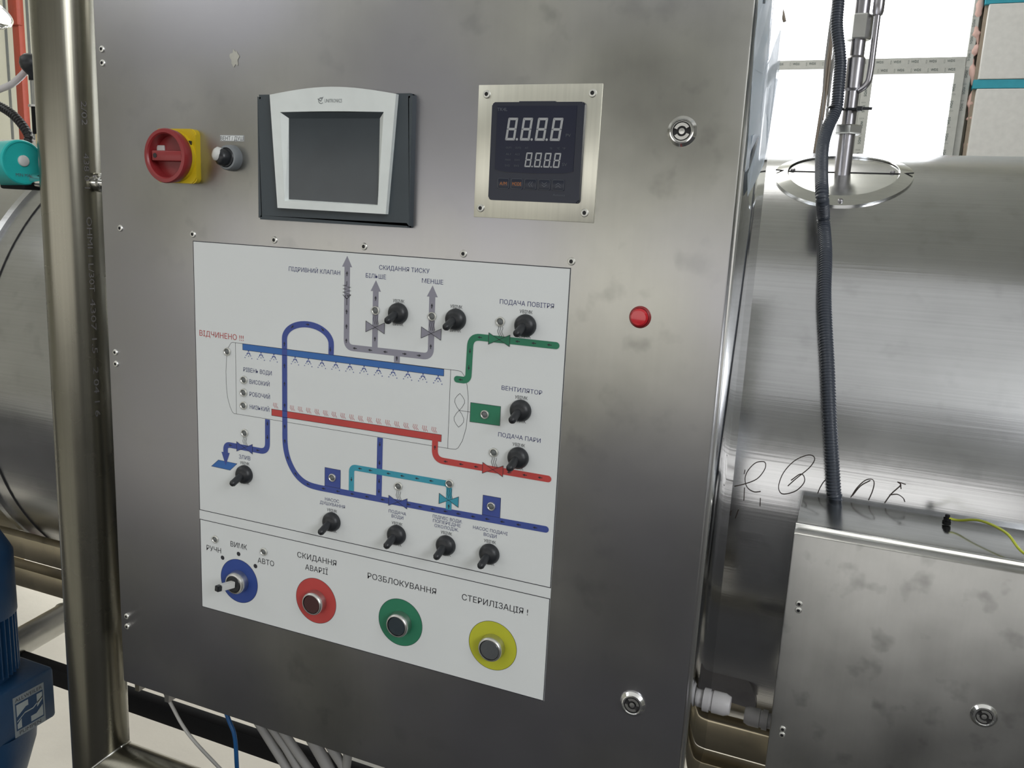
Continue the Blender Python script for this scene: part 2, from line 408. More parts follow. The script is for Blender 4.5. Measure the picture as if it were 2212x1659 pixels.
# window_1: uPVC frame with transom, mullion and sash
yw = YB-0.03
win = BM(); fr = 0.045
xr = Q(2105, 0, yw).x
box(win, WX0, WX1, yw-0.03, yw+0.06, WZ0, WZ0+0.07, 0.004)
box(win, WX0, WX1, yw-0.03, yw+0.06, WZ1-0.07, WZ1, 0.004)
box(win, WX0, WX0+0.07, yw-0.03, yw+0.06, WZ0, WZ1, 0.004)
box(win, xr, WX1+0.015, yw-0.03, yw+0.06, WZ0, WZ1, 0.004)
w1 = struct('window_1', win, M_UPVC)
zt1, zt0 = Q(1980, 127, yw).z, Q(1980, 146, yw).z
b = BM(); box(b, WX0+0.07, xr, yw-0.035, yw+0.05, zt0-0.005, zt1, 0.003); obj('transom', b, M_UPVC, w1)
xm0 = 0.560
b = BM(); box(b, xm0, xm0+0.085, yw-0.033, yw+0.05, WZ0+0.07, zt0, 0.003); obj('mullion', b, M_UPVC, w1)
s0, s1 = xm0+0.085, xr; g0, g1 = Q(1886, 165, yw).x, Q(2060, 163, yw).x; gt = Q(1980, 163, yw).z
b = BM(); ringframe(b, [(s0, WZ0+0.07), (s1, WZ0+0.07), (s1, zt0-0.005), (s0, zt0-0.005)], [(g0, WZ0+0.12), (g1, WZ0+0.12), (g1, gt), (g0, gt)], yw-0.05, yw+0.03)
sash = obj('sash', b, M_UPVC, w1)
for (a, c, d, e) in ((WX0+0.07, xm0, WZ0+0.07, zt0), (s0+0.02, s1-0.02, WZ0+0.1, zt0), (WX0+0.07, xr, zt1, WZ1-0.07)):
    b = BM(); box(b, a, c, yw+0.0, yw+0.006, d, e); obj('pane', b, M_GLASS, w1)
# printed film on the window frame
for k in range(14):
    x = 0.16+k*0.088
    if x > xr-0.05: break
    zz = Q(1980, 143, yw).z
    text('▯ WDS', (x, yw-0.0362, zz+0.012), (1, 0, 0), (0, 0, 1), 0.052, 0.013, M_UPVCG, w1)
for k in range(5):
    text('▯ WDS', (g0+0.02+k*0.083, yw-0.0512, gt+0.014), (1, 0, 0), (0, 0, 1), 0.05, 0.013, M_UPVCG, w1)
for k in range(6):
    z = gt-0.06-k*0.085
    text('▯ WDS', (g0-0.035, yw-0.0512, z), (0, 0, -1), (1, 0, 0), 0.055, 0.015, M_UPVCG, w1)
    text('▯ WDS', (g1+0.012, yw-0.0512, z-0.05), (0, 0, 1), (-1, 0, 0), 0.055, 0.014, M_UPVCG, w1)
    text('▯ WDS', (xr+0.006, yw-0.0312, z+0.35), (0, 0, -1), (1, 0, 0), 0.055, 0.012, M_UPVCG, w1)
# window_2, hidden by the cabinet, lets the sun onto the floor under the tank
b = BM(); ringframe(b, [(-4.9, 0.7), (-1.2, 0.7), (-1.2, 3.3), (-4.9, 3.3)], [(-4.83, 0.77), (-1.27, 0.77), (-1.27, 3.23), (-4.83, 3.23)], YB, YB+0.1)
w2 = struct('window_2', b, M_UPVC)
# foam seam and insulation boards right of the window
b = BM()
pts = [Q(u, v, YB-0.05) for u, v in ((2118, 0), (2108, 60), (2112, 95), (2100, 130), (2103, 190), (2095, 240), (2098, 270), (2088, 330), (2086, 352))]
tube(b, pts, lambda t: 0.014+0.008*math.sin(t*47)+0.004*math.sin(t*121), 8, 6)
f = obj('foam_bead', b, M_FOAM, label='ragged pinkish foam bead between the window frame and white boards', cat='sealant', smooth=True)
b = BM(); box(b, Q(2112, 100, YB).x, Q(2126, 100, YB).x, YB-0.07, YB-0.001, 0, 3.6); struct('trim_1', b, M_BROWN)
xb = Q(2124, 100, YB-0.11).x
bd = thing('insulation_boards', 'stack of white insulation boards with teal joints right of the window', 'insulation', (xb+1.0, YB-0.08, 0))
zs = [Q(2150, v, YB-0.11).z for v in (190, 175)]
hgt = Q(2160, 6, YB-0.11).z-zs[0]; z = zs[0]
lev = [zs[0]-2*hgt, zs[0]-hgt, zs[0], zs[0]+hgt, zs[0]+2*hgt]
for i, zz in enumerate(lev):
    b = BM(); box(b, xb, xb+2.2, YB-0.11, YB-0.02, zz+0.045, zz+hgt-0.003, 0.004); obj('board', b, M_BOARD, bd)
    b = BM(); box(b, xb-0.02, xb+2.2, YB-0.105, YB-0.02, zz, zz+0.043); obj('joint_strip', b, M_TAPE, bd)

# ------------------------------------------------------------------ the sterilizer tank
TY, TZ, TR = 0.94, ZO-0.376, 0.57
tank = thing('sterilizer_tank', 'large horizontal stainless steel tank behind the control cabinet', 'tank', (0.2, TY, 0.2))
b = BM(); lathe(b, [(0, -0.16), (0.30, -0.13), (0.50, -0.05), (TR, 0.05), (TR, 5.0), (0.50, 5.1), (0.3, 5.18), (0, 5.21)], (-2.3, TY, TZ), (1, 0, 0), 160)
obj('shell', b, M_TANK, tank, smooth='auto')
def tk(x, ang, r=TR): return Vector((x, TY-r*math.sin(ang), TZ+r*math.cos(ang)))
b = BM()
for x0, x1, rr in ((-1.005, -0.982, TR+0.004),):
    lathe(b, [(TR-0.01, 0), (rr, 0.002), (rr, x1-x0-0.002), (TR-0.01, x1-x0)], (x0, TY, TZ), (1, 0, 0), 120)
obj('seam_band', b, M_TANK, tank, smooth='auto')
b = BM(); lathe(b, [(TR-0.01, 0), (TR+0.0015, 0.001), (TR+0.0015, 0.003), (TR-0.01, 0.004)], (-0.93, TY, TZ), (1, 0, 0), 120); obj('weld_seam', b, M_GASKET, tank)
b = BM(); lathe(b, [(TR-0.01, 0), (TR+0.0012, 0.001), (TR+0.0012, 0.005), (TR-0.01, 0.006)], (1.35, TY, TZ), (1, 0, 0), 120); obj('weld_seam', b, M_TANK, tank)
# handwriting on the shell: strokes given on the tank surface
def tankpt(u, v, lift=0.0012):
    d = ray(u, v); o = Vector(CAM); R = TR+lift
    A = d.y**2+d.z**2; B = 2*((o.y-TY)*d.y+(o.z-TZ)*d.z); C = (o.y-TY)**2+(o.z-TZ)**2-R*R
    D = B*B-4*A*C
    return o+d*((-B-math.sqrt(max(D, 0)))/(2*A))
def R6(x, y): return (1440+x/2.865, 900+y/2.865)
for s in ([(420, 432), (490, 415), (560, 385), (605, 330), (612, 290), (590, 278), (545, 290), (500, 340), (485, 390), (500, 440), (540, 466), (582, 464)],
          [(750, 430), (800, 385), (880, 320), (915, 270), (905, 243), (865, 240), (790, 275), (725, 345), (695, 420), (700, 465), (730, 480), (800, 460), (850, 410), (850, 370), (825, 357), (770, 395)],
          [(935, 475), (950, 440), (975, 400), (1000, 380)], [(1140, 500), (1180, 440), (1230, 395), (1270, 388), (1285, 410), (1275, 460), (1250, 518)],
          [(1150, 490), (1200, 430), (1262, 395)], [(1350, 535), (1390, 480), (1440, 435), (1450, 420), (1430, 405), (1480, 420)], [(1380, 485), (1430, 482), (1465, 505), (1475, 528)], [(1447, 410), (1452, 448)],
          [(400, 580), (395, 612)], [(385, 420), (385, 470), (372, 508)], [(482, 440), (478, 520)], [(580, 505), (578, 555)], [(445, 575), (425, 630)], [(345, 430), (342, 500)], [(408, 315), (412, 350)], [(485, 330), (480, 356)]):
    wr = BM(); tube(wr, [tankpt(*R6(*p)) for p in s], 0.0006, 5, 4); obj('pen_stroke', wr, M_MARK, tank)
# saddle legs of the tank
for x in (-2.1, 1.1):
    b = BM(); box(b, x-0.05, x+0.05, TY-0.33, TY+0.33, 0.0, TZ-TR+0.14, 0.004); obj('saddle', b, M_BEIGE, tank)

# round cover plate where the riser leaves the tank
ca = math.asin((TY-0.70)/TR); cxx = 0.703
cover = thing('pipe_cover_plate', 'round split stainless cover plate around the riser on the tank', 'cover plate', tk(cxx, ca))
def wrap(rx, ry, lift): return tk(cxx+rx, ca+ry/TR, TR+lift)
def disc(bm, r0, r1, l0, l1, a0, a1, n=40, rings=4, thick=0.003):
    rows = []
    for j in range(rings+1):
        t = j/rings; r = r0+(r1-r0)*t; l = l0+(l1-l0)*t
        rows.append([bm.verts.new(wrap(r*math.cos(a0+(a1-a0)*k/n), -r*math.sin(a0+(a1-a0)*k/n), l)) for k in range(n+1)])
    rows.append([bm.verts.new(wrap(r1*math.cos(a0+(a1-a0)*k/n), -r1*math.sin(a0+(a1-a0)*k/n), -0.002)) for k in range(n+1)])
    rows.insert(0, [bm.verts.new(wrap(r0*math.cos(a0+(a1-a0)*k/n), -r0*math.sin(a0+(a1-a0)*k/n), -0.002)) for k in range(n+1)])
    for a, c in zip(rows, rows[1:]):
        for k in range(n): bm.faces.new((a[k], a[k+1], c[k+1], c[k]))
b = BM(); disc(b, 0.0855, 0.106, 0.0075, 0.003, 0, 2*PI, 64, 2); obj('rim', b, M_LID, cover, smooth='auto')
b = BM(); disc(b, 0.012, 0.0835, 0.0045, 0.0045, 0.0, PI, 40, 3); obj('plate_half', b, M_TANK, cover, smooth='auto')
b = BM(); disc(b, 0.012, 0.0835, 0.0045, 0.0045, PI, 2*PI, 40, 3); obj('plate_half', b, M_LID, cover, smooth='auto')
b = BM(); tube(b, [wrap(-0.105+0.021*k/1.0, 0.0, 0.0047+0.002*(abs(k-5) > 4)) for k in range(11)], 0.0012, 6, 0); obj('split_joint', b, M_DARKM, cover)
for rx, ry in ((-0.078, -0.004), (0.074, -0.004), (0.004, 0.097)):
    b = BM(); p = wrap(rx, ry, 0.004); nn = (p-Vector((p.x, TY, TZ))).normalized(); lathe(b, [(0.004, 0), (0.004, 0.003), (0.0025, 0.0042), (0, 0.0042)], p, nn, 10); obj('bolt', b, M_PIPE, cover)

# riser pipe with unions
rx, ry = 0.702, 0.70
riser = thing('riser_pipe', 'steel riser pipe with hexagon unions standing on the tank cover', 'pipe', (rx, ry, ZO+0.13))
def zr(v): return Q(1835, v, ry).z
b = BM(); lathe(b, [(0, 0), (0.0128, 0), (0.0128, zr(291)-(ZO+0.125)), (0.0, zr(291)-(ZO+0.125))], (rx, ry, ZO+0.125), (0, 0, 1), 24); obj('lower_pipe', b, M_PIPE, riser, smooth='auto')
b = BM(); h = zr(271)-zr(291); lathe(b, [(0, 0), (0.021, 0), (0.0225, 0.002), (0.0225, h-0.002), (0.021, h), (0, h)], (rx, ry, zr(291)), (0, 0, 1), 6, ph=0.2); obj('union_nut', b, M_NICKEL, riser)
b = BM(); h = ZO+1.3-zr(271); lathe(b, [(0.0112, 0), (0.0112, h)], (rx, ry, zr(271)), (0, 0, 1), 24); obj('upper_pipe', b, M_PIPE, riser, smooth='auto')
b = BM(); z0 = zr(198); z1 = zr(122); lathe(b, [(0.0112, 0), (0.0142, 0.004), (0.0142, z1-z0-0.004), (0.0112, z1-z0)], (rx, ry, z0), (0, 0, 1), 24); obj('tee_body', b, M_PIPE, riser, smooth='auto')
b = BM(); z0 = zr(88); h = zr(34)-z0; lathe(b, [(0, 0), (0.0175, 0), (0.0185, 0.002), (0.0185, h-0.002), (0.0175, h), (0, h)], (rx, ry, z0), (0, 0, 1), 6, ph=0.5); obj('coupling', b, M_NICKEL, riser)
b = BM(); zt = zr(190); tube(b, [(rx+0.008, ry-0.005, zt-0.006), (rx+0.020, ry-0.008, zt+0.004), (rx+0.0235, ry-0.008, zt+0.025), (rx+0.0235, ry-0.008, zt+0.12), (rx+0.0235, ry-0.008, ZO+1.0)], 0.0048, 10, 6); obj('bypass_tube', b, M_PIPE, riser, smooth=True)
b = BM(); lathe(b, [(0, 0), (0.007, 0), (0.0085, 0.006), (0.0085, 0.024), (0.006, 0.03), (0, 0.03)], (rx+0.0235, ry-0.008, zr(38)), (0, 0, 1), 14); obj('fitting', b, M_PIPE, riser, smooth='auto')

# thin strands of cable hanging behind the riser
cb = thing('hanging_wires', 'loose brown and grey wires hanging in front of the window', 'cable', Q(1764, 340, 1.0))
for pts in ([(1806, -60), (1801, 0), (1788, 100), (1782, 154), (1775, 260), (1762, 335)], [(1810, -60), (1804, 20), (1795, 110), (1785, 200), (1776, 260)], [(1812, -60), (1808, 60), (1797, 150), (1790, 210), (1780, 330)], [(1803, -60), (1797, 60), (1787, 130), (1779, 200), (1770, 260), (1758, 335)]):
    b = BM(); tube(b, [Q(u, v, 1.15) for u, v in pts], 0.0028, 8, 6); obj('wire', b, random.choice([M_BROWN, M_CABG]), cb, smooth=True)
b = BM(); tube(b, [Q(u, v, 1.15) for u, v in ((1676, -60), (1682, 0), (1690, 28), (1695, 47))], lambda t: 0.0062-0.0028*t, 8, 6)
tube(b, [Q(u, v, 1.15) for u, v in ((1687, 14), (1691, 6), (1689, 0))], 0.003, 6, 4)
obj('wire_end', b, M_BROWN, label='frayed brown wire end dangling beside the cabinet top', cat='cable', smooth=True)

# corrugated conduit down the front of the tank
def R8(x, y): return (1740+x/3.773, y/3.773)
cp = [Q(1810, -70, 0.70), Q(1811, 0, 0.69), Q(1807.6, 53, 0.685), Q(1813, 106, 0.68), Q(1815, 138, 0.68), Q(1811.5, 186, 0.675), Q(1806, 236, 0.67), Q(1788, 276, 0.65), Q(1777, 318, 0.62),
      Q(1774.5, 371, 0.57), Q(1776, 424, 0.525)]
for u, v in ((1779, 480), (1783, 549), (1781, 632), (1783, 698), (1788, 798), (1792, 897), (1797, 990), (1801, 1060), (1803, 1085)):
    p = tankpt(u, v, 0.013); cp.append(p)
cp.append(cp[-1]+Vector((0, 0.0, -0.06)))
b = BM(); tube(b, cp, 0.0096, 14, 10, rib=(0.0042, 0.0011))
obj('corrugated_conduit', b, M_COND, label='dark grey corrugated conduit hanging down the tank into the box', cat='conduit', smooth='auto')
b = BM(); zc = zr(238); pts = [(rx+0.0145*math.cos(a), ry-0.0145*math.sin(a), zc) for a in [k*PI/8 for k in range(-3, 7)]]
pts += [(rx-0.022, ry-0.037, zc), (rx-0.03, ry-0.035, zc), (rx-0.034, ry-0.02, zc-0.001)]
tube(b, pts, 0.0022, 6, 3); box(b, rx+0.010, rx+0.019, ry-0.022, ry-0.014, zc-0.0035, zc+0.0035, 0.001); box(b, rx+0.017, rx+0.033, ry-0.019, ry-0.0175, zc-0.0022, zc+0.0022)
obj('cable_tie', b, M_BLACK, label='black cable tie holding the conduit to the riser pipe', cat='cable tie')

# ------------------------------------------------------------------ control cabinet
DX0, DX1, DZ0, DZ1 = -0.1465, 0.634, ZO-0.625, ZO+0.46
cab = thing('control_cabinet', 'tall stainless steel control cabinet with its door closed', 'cabinet', ((DX0+DX1)/2, 0.11, DZ0))
b = BM(); box(b, DX0, DX1, 0.0, 0.0165, DZ0, DZ1, 0.0022); obj('door', b, M_DOOR, cab, smooth='auto')
b = BM(); box(b, DX0+0.004, DX1-0.004, 0.0165, 0.0205, DZ0+0.004, DZ1-0.004); obj('gasket', b, M_GASKET, cab)
b = BM(); box(b, DX0+0.001, DX1+0.001, 0.0205, 0.026, DZ0+0.001, DZ1-0.001, 0.001); box(b, DX0+0.004, DX1-0.001, 0.026, 0.028, DZ0+0.003, DZ1-0.003); box(b, DX0+0.001, DX1+0.001, 0.028, 0.0325, DZ0+0.001, DZ1-0.001, 0.001); obj('rim', b, M_NICKEL, cab, smooth='auto')
b = BM(); box(b, DX0+0.001, DX1, 0.0325, 0.221, DZ0+0.001, DZ1-0.001, 0.0015); obj('body', b, M_SIDE, cab, smooth='auto')
# protective film torn off the side wall
xf = DX1+0.0022
def F6(x, y): return (1560+x/3.77, y/3.77)
film = thing('protective_film', 'torn translucent bluish film peeling off the side of the cabinet', 'film', (xf, 0.15, ZO))
def patch(pts, parent=film):
    bm = BM(); vv = []
    for i, (x, y) in enumerate(pts):
        p = QX(*F6(x, y), xf+0.0006*((i*7) % 3)); vv.append(bm.verts.new((p.x+max(0, p.y-0.222)*0.25, p.y, p.z)))
    f = bm.faces.new(vv); bmesh.ops.triangulate(bm, faces=[f])
    e = bmesh.ops.extrude_face_region(bm, geom=list(bm.faces))
    bmesh.ops.translate(bm, vec=(0.0003, 0, 0), verts=[g for g in e['geom'] if isinstance(g, bmesh.types.BMVert)])
    return obj('film_strip', bm, M_FILM, parent)
patch([(298, -30), (332, -30), (327, 30), (330, 48), (342, 52), (350, 30), (355, -30), (405, -30), (398, 180), (390, 330), (380, 400), (378, 490), (365, 495), (358, 540), (330, 600), (250, 560), (262, 350), (285, 150)])
patch([(250, 560), (330, 600), (358, 540), (378, 515), (392, 470), (420, 380), (475, 240), (488, 290), (476, 440), (455, 640), (412, 640), (385, 720), (365, 840), (355, 910), (372, 990), (374, 1090), (358, 1230), (335, 1340), (290, 1440), (205, 1600), (205, 1420), (235, 1340), (280, 1250), (302, 1120), (300, 1095), (262, 1092), (247, 1105), (228, 1235), (215, 1370), (188, 1400), (210, 1150), (230, 850), (240, 700)])
# riveted adapter plate round the temperature controller
pl = BM(); box(pl, 0.3723, 0.5013, -0.0014, 0.0, ZO+0.0449, ZO+0.1744, 0.0004); plate = obj('adapter_plate', pl, M_PLATE, cab, smooth='auto', label='lighter brushed steel plate riveted round the temperature controller')
def rivet_bm(x, z, y=0.0, r=0.0041):
    bm = BM(); lathe(bm, [(r, 0), (r, 0.0004), (r*0.85, 0.0012), (r*0.48, 0.0015), (r*0.45, 0.0006), (0, 0.0006)], (x, y, z), (0, -1, 0), 16, mi=[0, 0, 0, 1, 1]); return bm
RV = [M_RIV, M_DARKM]
for x, z in ((0.1, 7.6), (120.1, 7.4), (240.6, 7.0), (361.8, 6.6), (480.8, 6.4), (-116.7, 8.9), (-134.5, 222), (-134.3, 206), (-134.3, -151), (-134, -166.2), (-134.6, -522.4), (-134.6, -537.7)):
    obj('rivet', rivet_bm(x/1000, ZO+z/1000), RV, cab, smooth='auto')
for x, z in ((381.6, 165.5), (491.8, 165.7), (491.6, 54.1), (380, 54.1)):
    obj('rivet', rivet_bm(x/1000, ZO+z/1000, -0.0014), RV, plate, smooth='auto')
def cam_lock(x, z, y, rot, parent, r=0.0138):
    bm = BM(); lathe(bm, [(r, 0), (r, 0.0012), (r*0.80, 0.0042), (r*0.72, 0.0044), (r*0.68, 0.0036), (r*0.62, 0.0036), (r*0.60, 0.0012), (0, 0.0012)], (x, y, z), (0, -1, 0), 40, mi=[0, 0, 0, 0, 0, 0, 1])
    lk = obj('cam_lock', bm, [M_CHROME, M_DARKM], parent, smooth='auto')
    bm = BM()
    for k in (0, 1):   # two curved wings of the double-bit insert
        a0 = rot+k*PI+0.45; n = 10; pts = []
        for j in range(n+1): a = a0+(PI-0.9)*j/n; pts.append((x+r*0.55*math.cos(a), z+r*0.55*math.sin(a)))
        for j in range(n, -1, -1): a = a0+(PI-0.9)*j/n; pts.append((x+r*0.34*math.cos(a), z+r*0.34*math.sin(a)))
        prism(bm, pts, y-0.0036, y-0.001)
    lathe(bm, [(r*0.20, 0), (r*0.20, 0.0036), (0, 0.0038)], (x, y, z), (0, -1, 0), 16)
    obj('lock_insert', bm, M_NICKEL, lk)
    return lk
cam_lock(0.5800, ZO+0.1314, 0.0, 0.1, cab); cam_lock(0.5797, ZO-0.4505, 0.0, -0.4, cab)
# small scar left of the controller screen, lower tabs
sm = BM(); cx, cz = 66.5, 207
pts = [(cx+6.0*math.cos(a)*(1+0.25*math.sin(5*a)), cz+8.5*math.sin(a)*(1+0.2*math.cos(7*a))) for a in [2*PI*k/36 for k in range(36)]]
flat(sm, pts, -0.0003); obj('glue_residue', sm, steel('glue_smear', (0.56, 0.56, 0.52), 0.42, (90, 90, 90), 0.3, 0.3), cab)
for u, v in ((304, 1478), (368, 1502)):
    p = Q(u, v, 0.10); b = BM(); prism(b, [(p.x-0.009, DZ0-0.0005), (p.x+0.009, DZ0-0.0005), (p.x+0.001, p.z-0.010), (p.x-0.007, p.z-0.010)], 0.095, 0.11); obj('tab', b, M_DOOR, cab)
# cable gland on the side of the cabinet
def gland(p0, sgn, parent, r=0.0125, L=0.036):
    bm = BM(); lathe(bm, [(0, 0), (r*0.8, 0), (r*0.8, 0.006), (r*1.05, 0.006), (r*1.05, 0.013), (r*0.88, 0.013), (r*0.88, 0.0155), (r, 0.0165), (r, L-0.006), (r*0.8, L), (0, L)], p0, (sgn, 0, 0), 12)
    return obj('cable_gland', bm, M_GLAND, parent, smooth='auto')
gland((DX1, 0.10, ZO-0.484), 1, cab)

# ------------------------------------------------------------------ mimic diagram sheet
T = 0.0006
sign = thing('process_diagram_sign', 'white process diagram sheet with coloured pipes on the cabinet door', 'sign', (0.2405, 0.0, ZO-0.4759))
b = BM(); box(b, 0, 0.481, -T, 0, ZO-0.4759, ZO); obj('sheet', b, M_SHEET, sign)
Y1, Y2, Y3, Y4, Y5 = [-T-0.00010*k for k in (1, 2, 3, 4, 5)]
b = BM(); e = 0.5
stroke(b, [(e, -e), (481-e, -e), (481-e, -341.3), (e, -341.3)], 0.9, Y1, True)
stroke(b, [(e, -354.2), (481-e, -354.2), (481-e, -475.5), (e, -475.5)], 0.9, Y1, True)
obj('border_line', b, M_INK, sign)
# tank outline
b = BM(); lw = 0.45
lc = [(57.6, -118.1), (55.2, -119.2), (51, -125.4), (48.2, -138), (46.8, -155), (46.9, -170), (48.6, -187), (52.1, -198.3), (55.6, -204.6), (58, -206.4)]
rc = [(356.5, -205.7), (361.5, -205.3), (364.5, -203.2), (369.3, -194.5), (373.0, -180.2), (374.5, -161.6), (374.1, -145), (372.4, -133.0), (368.4, -122.5), (365, -118.6), (361.5, -117.8)]
stroke(b, lc+[(200, -206.2)]+rc+[(200, -118)], lw, Y1, True)
stroke(b, [(62, -118), (62, -206.3)], lw, Y1); stroke(b, [(352, -118), (351.8, -205.9)], lw, Y1)
for s in (1, -1):
    zc = -161.2+s*9.3
    stroke(b, [(364.1, -161.2), (361, -161.2+s*3.4), (358.2, zc-s*0.8), (358.6, zc+s*3), (361, zc+s*6.6), (364.1, zc+s*9.4), (367.4, zc+s*6.4), (369.8, zc+s*3), (370, zc-s*0.6), (367.2, -161.2+s*3.6), (364.1, -161.2)], lw, Y1)
stroke(b, [(364.1, -161.2), (377.5, -161.3)], lw, Y1)
obj('outline_drawing', b, M_INK, sign, label='thin black outline of the vessel and fan')
PW = 7.3
def arrowhead(bm, x, ztip, y): flat(bm, [(x, ztip), (x+6.6, ztip-12.3), (x-6.6, ztip-12.3)], y)
b = BM()
stroke(b, fillet([(219.5, -16), (219.5, -107.1), (327.3, -106.3), (327.0, -40)], 9), PW, Y1)
stroke(b, [(256.8, -40), (256.8, -106)], PW, Y1-1e-5); stroke(b, [(285.4, -106), (285.4, -117.8)], PW, Y1-1e-5)
arrowhead(b, 219.3, -4.4, Y1-2e-5); arrowhead(b, 256.8, -28.6, Y1-2e-5); arrowhead(b, 327, -29, Y1-2e-5)
obj('pipe_drawing', b, M_GREY, sign, label='grey exhaust pipe with three arrows')
b = BM(); flat(b, [(72.9, -118.2), (344, -118.2), (344, -125.7), (72.9, -125.7)], Y2); obj('bar_drawing', b, M_LBLUE, sign, label='light blue spray bar')
b = BM(); stroke(b, [(72.9, -118.2), (344, -118.2), (344, -125.7), (72.9, -125.7)], 0.35, Y3, True); 
stroke(b, [(115.1, -193.0), (343.7, -191.6), (343.6, -199.4), (115.1, -201.0)], 0.4, Y3, True)
stroke(b, [(377.5, -150.6), (412.6, -150.4), (412.5, -171.4), (377.5, -171.8)], 0.4, Y5, True)
stroke(b, [(191.6, -253.5), (213.3, -253.6), (213.4, -276), (191.6, -276.2)], 0.4, Y3, True)
stroke(b, [(396.8, -251.5), (417.8, -251.3), (417.9, -273.8), (396.8, -274)], 0.4, Y3, True)
stroke(b, [(32.5, -269.8), (61.8, -270.1), (50.7, -280.3), (21.2, -279.8)], 0.4, Y2-1e-5, True)
obj('outline_drawing', b, M_INK, sign, label='thin dark edges of bars and pump boxes')
# hoop and main water line
hoop = [(134.2, -224)]+[(134.2, -190), (134.2, -106)]
hoop += [(166.7-32.5*math.cos(a), -106+20.0*math.sin(a)) for a in [PI*k/24 for k in range(1, 24)]]+[(199.2, -108), (199.0, -118.2)]
main = [(134.2, -220), (134.4, -230), (135.6, -240), (138.4, -250), (143, -259.5), (149.6, -268.2), (158.6, -275), (169.5, -278.9), (182, -280), (196, -280)]
b = BM(); stroke(b, hoop, PW-0.1, Y3); mm = smoothpts([Vector((p[0], p[1], 0)) for p in main], 5); stroke(b, [(p.x, p.y) for p in mm]+[(330, -279), (471, -276.7)], PW, Y3-1e-5, caps=True)
stroke(b, [(266, -206.4), (265.8, -277)], PW, Y3+1e-5)
stroke(b, fillet([(108.8, -206.8), (108.4, -247.8), (44.3, -247.6), (44.3, -262)], 11), PW-0.2, Y3)
flat(b, [(37.8, -258.3), (50.6, -258.0), (44.1, -275.2)], Y3-1e-5)
flat(b, [(191.6, -253.5), (213.3, -253.6), (213.4, -277), (191.6, -277)], Y2); flat(b, [(396.8, -251.5), (417.8, -251.3), (417.9, -275), (396.8, -275)], Y2)
obj('pipe_drawing', b, M_BLUE, sign, label='dark blue water pipe with hoop, drain and pumps')
b = BM(); flat(b, [(32.5, -269.8), (61.8, -270.1), (50.7, -280.3), (21.2, -279.8)], Y2); obj('drain_drawing', b, M_LBLUE, sign, label='light blue drain parallelogram')
b = BM(); stroke(b, fillet([(228.6, -276), (228.6, -247.2), (355.5, -246.0), (355.8, -276)], 6), PW-0.3, Y4); obj('pipe_drawing', b, M_CYAN, sign, label='cyan mixing pipe')
b = BM(); stroke(b, fillet([(470.3, -79.2), (374.3, -79.2), (373.4, -127.2), (360.2, -127.2)], 11), PW, Y4, caps=True)
flat(b, [(377.5, -150.6), (412.6, -150.4), (412.5, -171.4), (377.5, -171.8)], Y4); obj('pipe_drawing', b, M_GREEN, sign, label='green air pipe and fan motor box')
b = BM(); flat(b, [(115.1, -193.0), (343.7, -191.6), (343.6, -199.4), (115.1, -201.0)], Y2)
stroke(b, fillet([(336.1, -198), (336.3, -220.9), (470.4, -220.8)], 15), PW, Y4, caps=True); obj('pipe_drawing', b, M_RED, sign, label='red steam bar and pipe')
# valves
def valve(cx, cz, m, w=12.0, h=6.1):
    bm = BM(); t1 = [(cx-w, cz+h), (cx, cz), (cx-w, cz-h)]; t2 = [(cx+w, cz+h), (cx+w, cz-h), (cx, cz)]
    flat(bm, t1, Y5); flat(bm, t2, Y5); o = obj('valve_symbol', bm, m, sign)
    bm = BM(); stroke(bm, t1, 0.5, Y5-5e-5, True); stroke(bm, t2, 0.5, Y5-5e-5, True); obj('valve_outline', bm, M_INK, o)
for cx, cz, m in ((256.9, -80.8, M_GREY), (327.1, -80.8, M_GREY), (407.2, -79.4, M_GREEN), (406.8, -220.9, M_RED), (355.5, -264.9, M_CYAN), (291.1, -278.6, M_BLUE), (73.9, -247.6, M_BLUE)): valve(cx, cz, m)
def squig(bm, x, z0, z1, w, y, lean=1.2):
    pts = []
    for k in range(13):
        t = k/12; pts.append((x+lean*(0.5-t)*-1+w*math.sin(t*2.6*PI+0.6), z0+(z1-z0)*t))
    stroke(bm, pts, 0.42, y)
b = BM()
for cx, z1, z0 in ((257.5, -66.5, -77.5), (327.8, -66.5, -77.5), (408.2, -65.3, -76.5), (408, -207.3, -218), (356.3, -251.3, -262.5), (291.8, -265.5, -276), (74.5, -234, -245)):
    for k in (-1, 0, 1): squig(b, cx+k*2.3, z1, z0, 0.75, Y5-8e-5)
obj('actuator_squiggles', b, M_INK, sign, kind='stuff')
b = BM()
for x in (120.5, 144.8, 156.3, 168, 179.8, 191.7, 203.7, 215.6, 227.6, 239.5, 251.4, 263.4, 275.3, 287.1, 299, 310.8, 322.6, 334.3):
    zz = -184.9+(x-120)*0.0035
    for k in (-1, 0, 1): squig(b, x+k*2.2, zz, zz-6.4, 0.7, Y2, 2.0)
obj('steam_drawing', b, M_RED, sign, kind='stuff')
b = BM()
for i in range(14):
    x = (81.5, 100, 118.7, 149.2, 167.9, 186.7, 205.6, 224.5, 243.3, 262.2, 281, 299.8, 318.6, 337.3)[i]
    flat(b, [(x-0.7, -125.7), (x+0.7, -125.7), (x+0.7, -127.3), (x-0.7, -127.3)], Y3)
    stroke(b, [(x-2.4, -129.9), (x-1.2, -128.7), (x+1.2, -128.7), (x+2.4, -129.9)], 1.1, Y3)
    for dx, dz in ((-3.6, -131.9), (0, -132.5), (3.3, -131.7), (-5.3, -134.6), (4.9, -134.9), (-2.1, -130.4), (2.1, -130.4)): flat(b, circ(x+dx, dz, 0.62, 8), Y3)
obj('spray_drawing', b, M_BLUE, sign, kind='stuff')
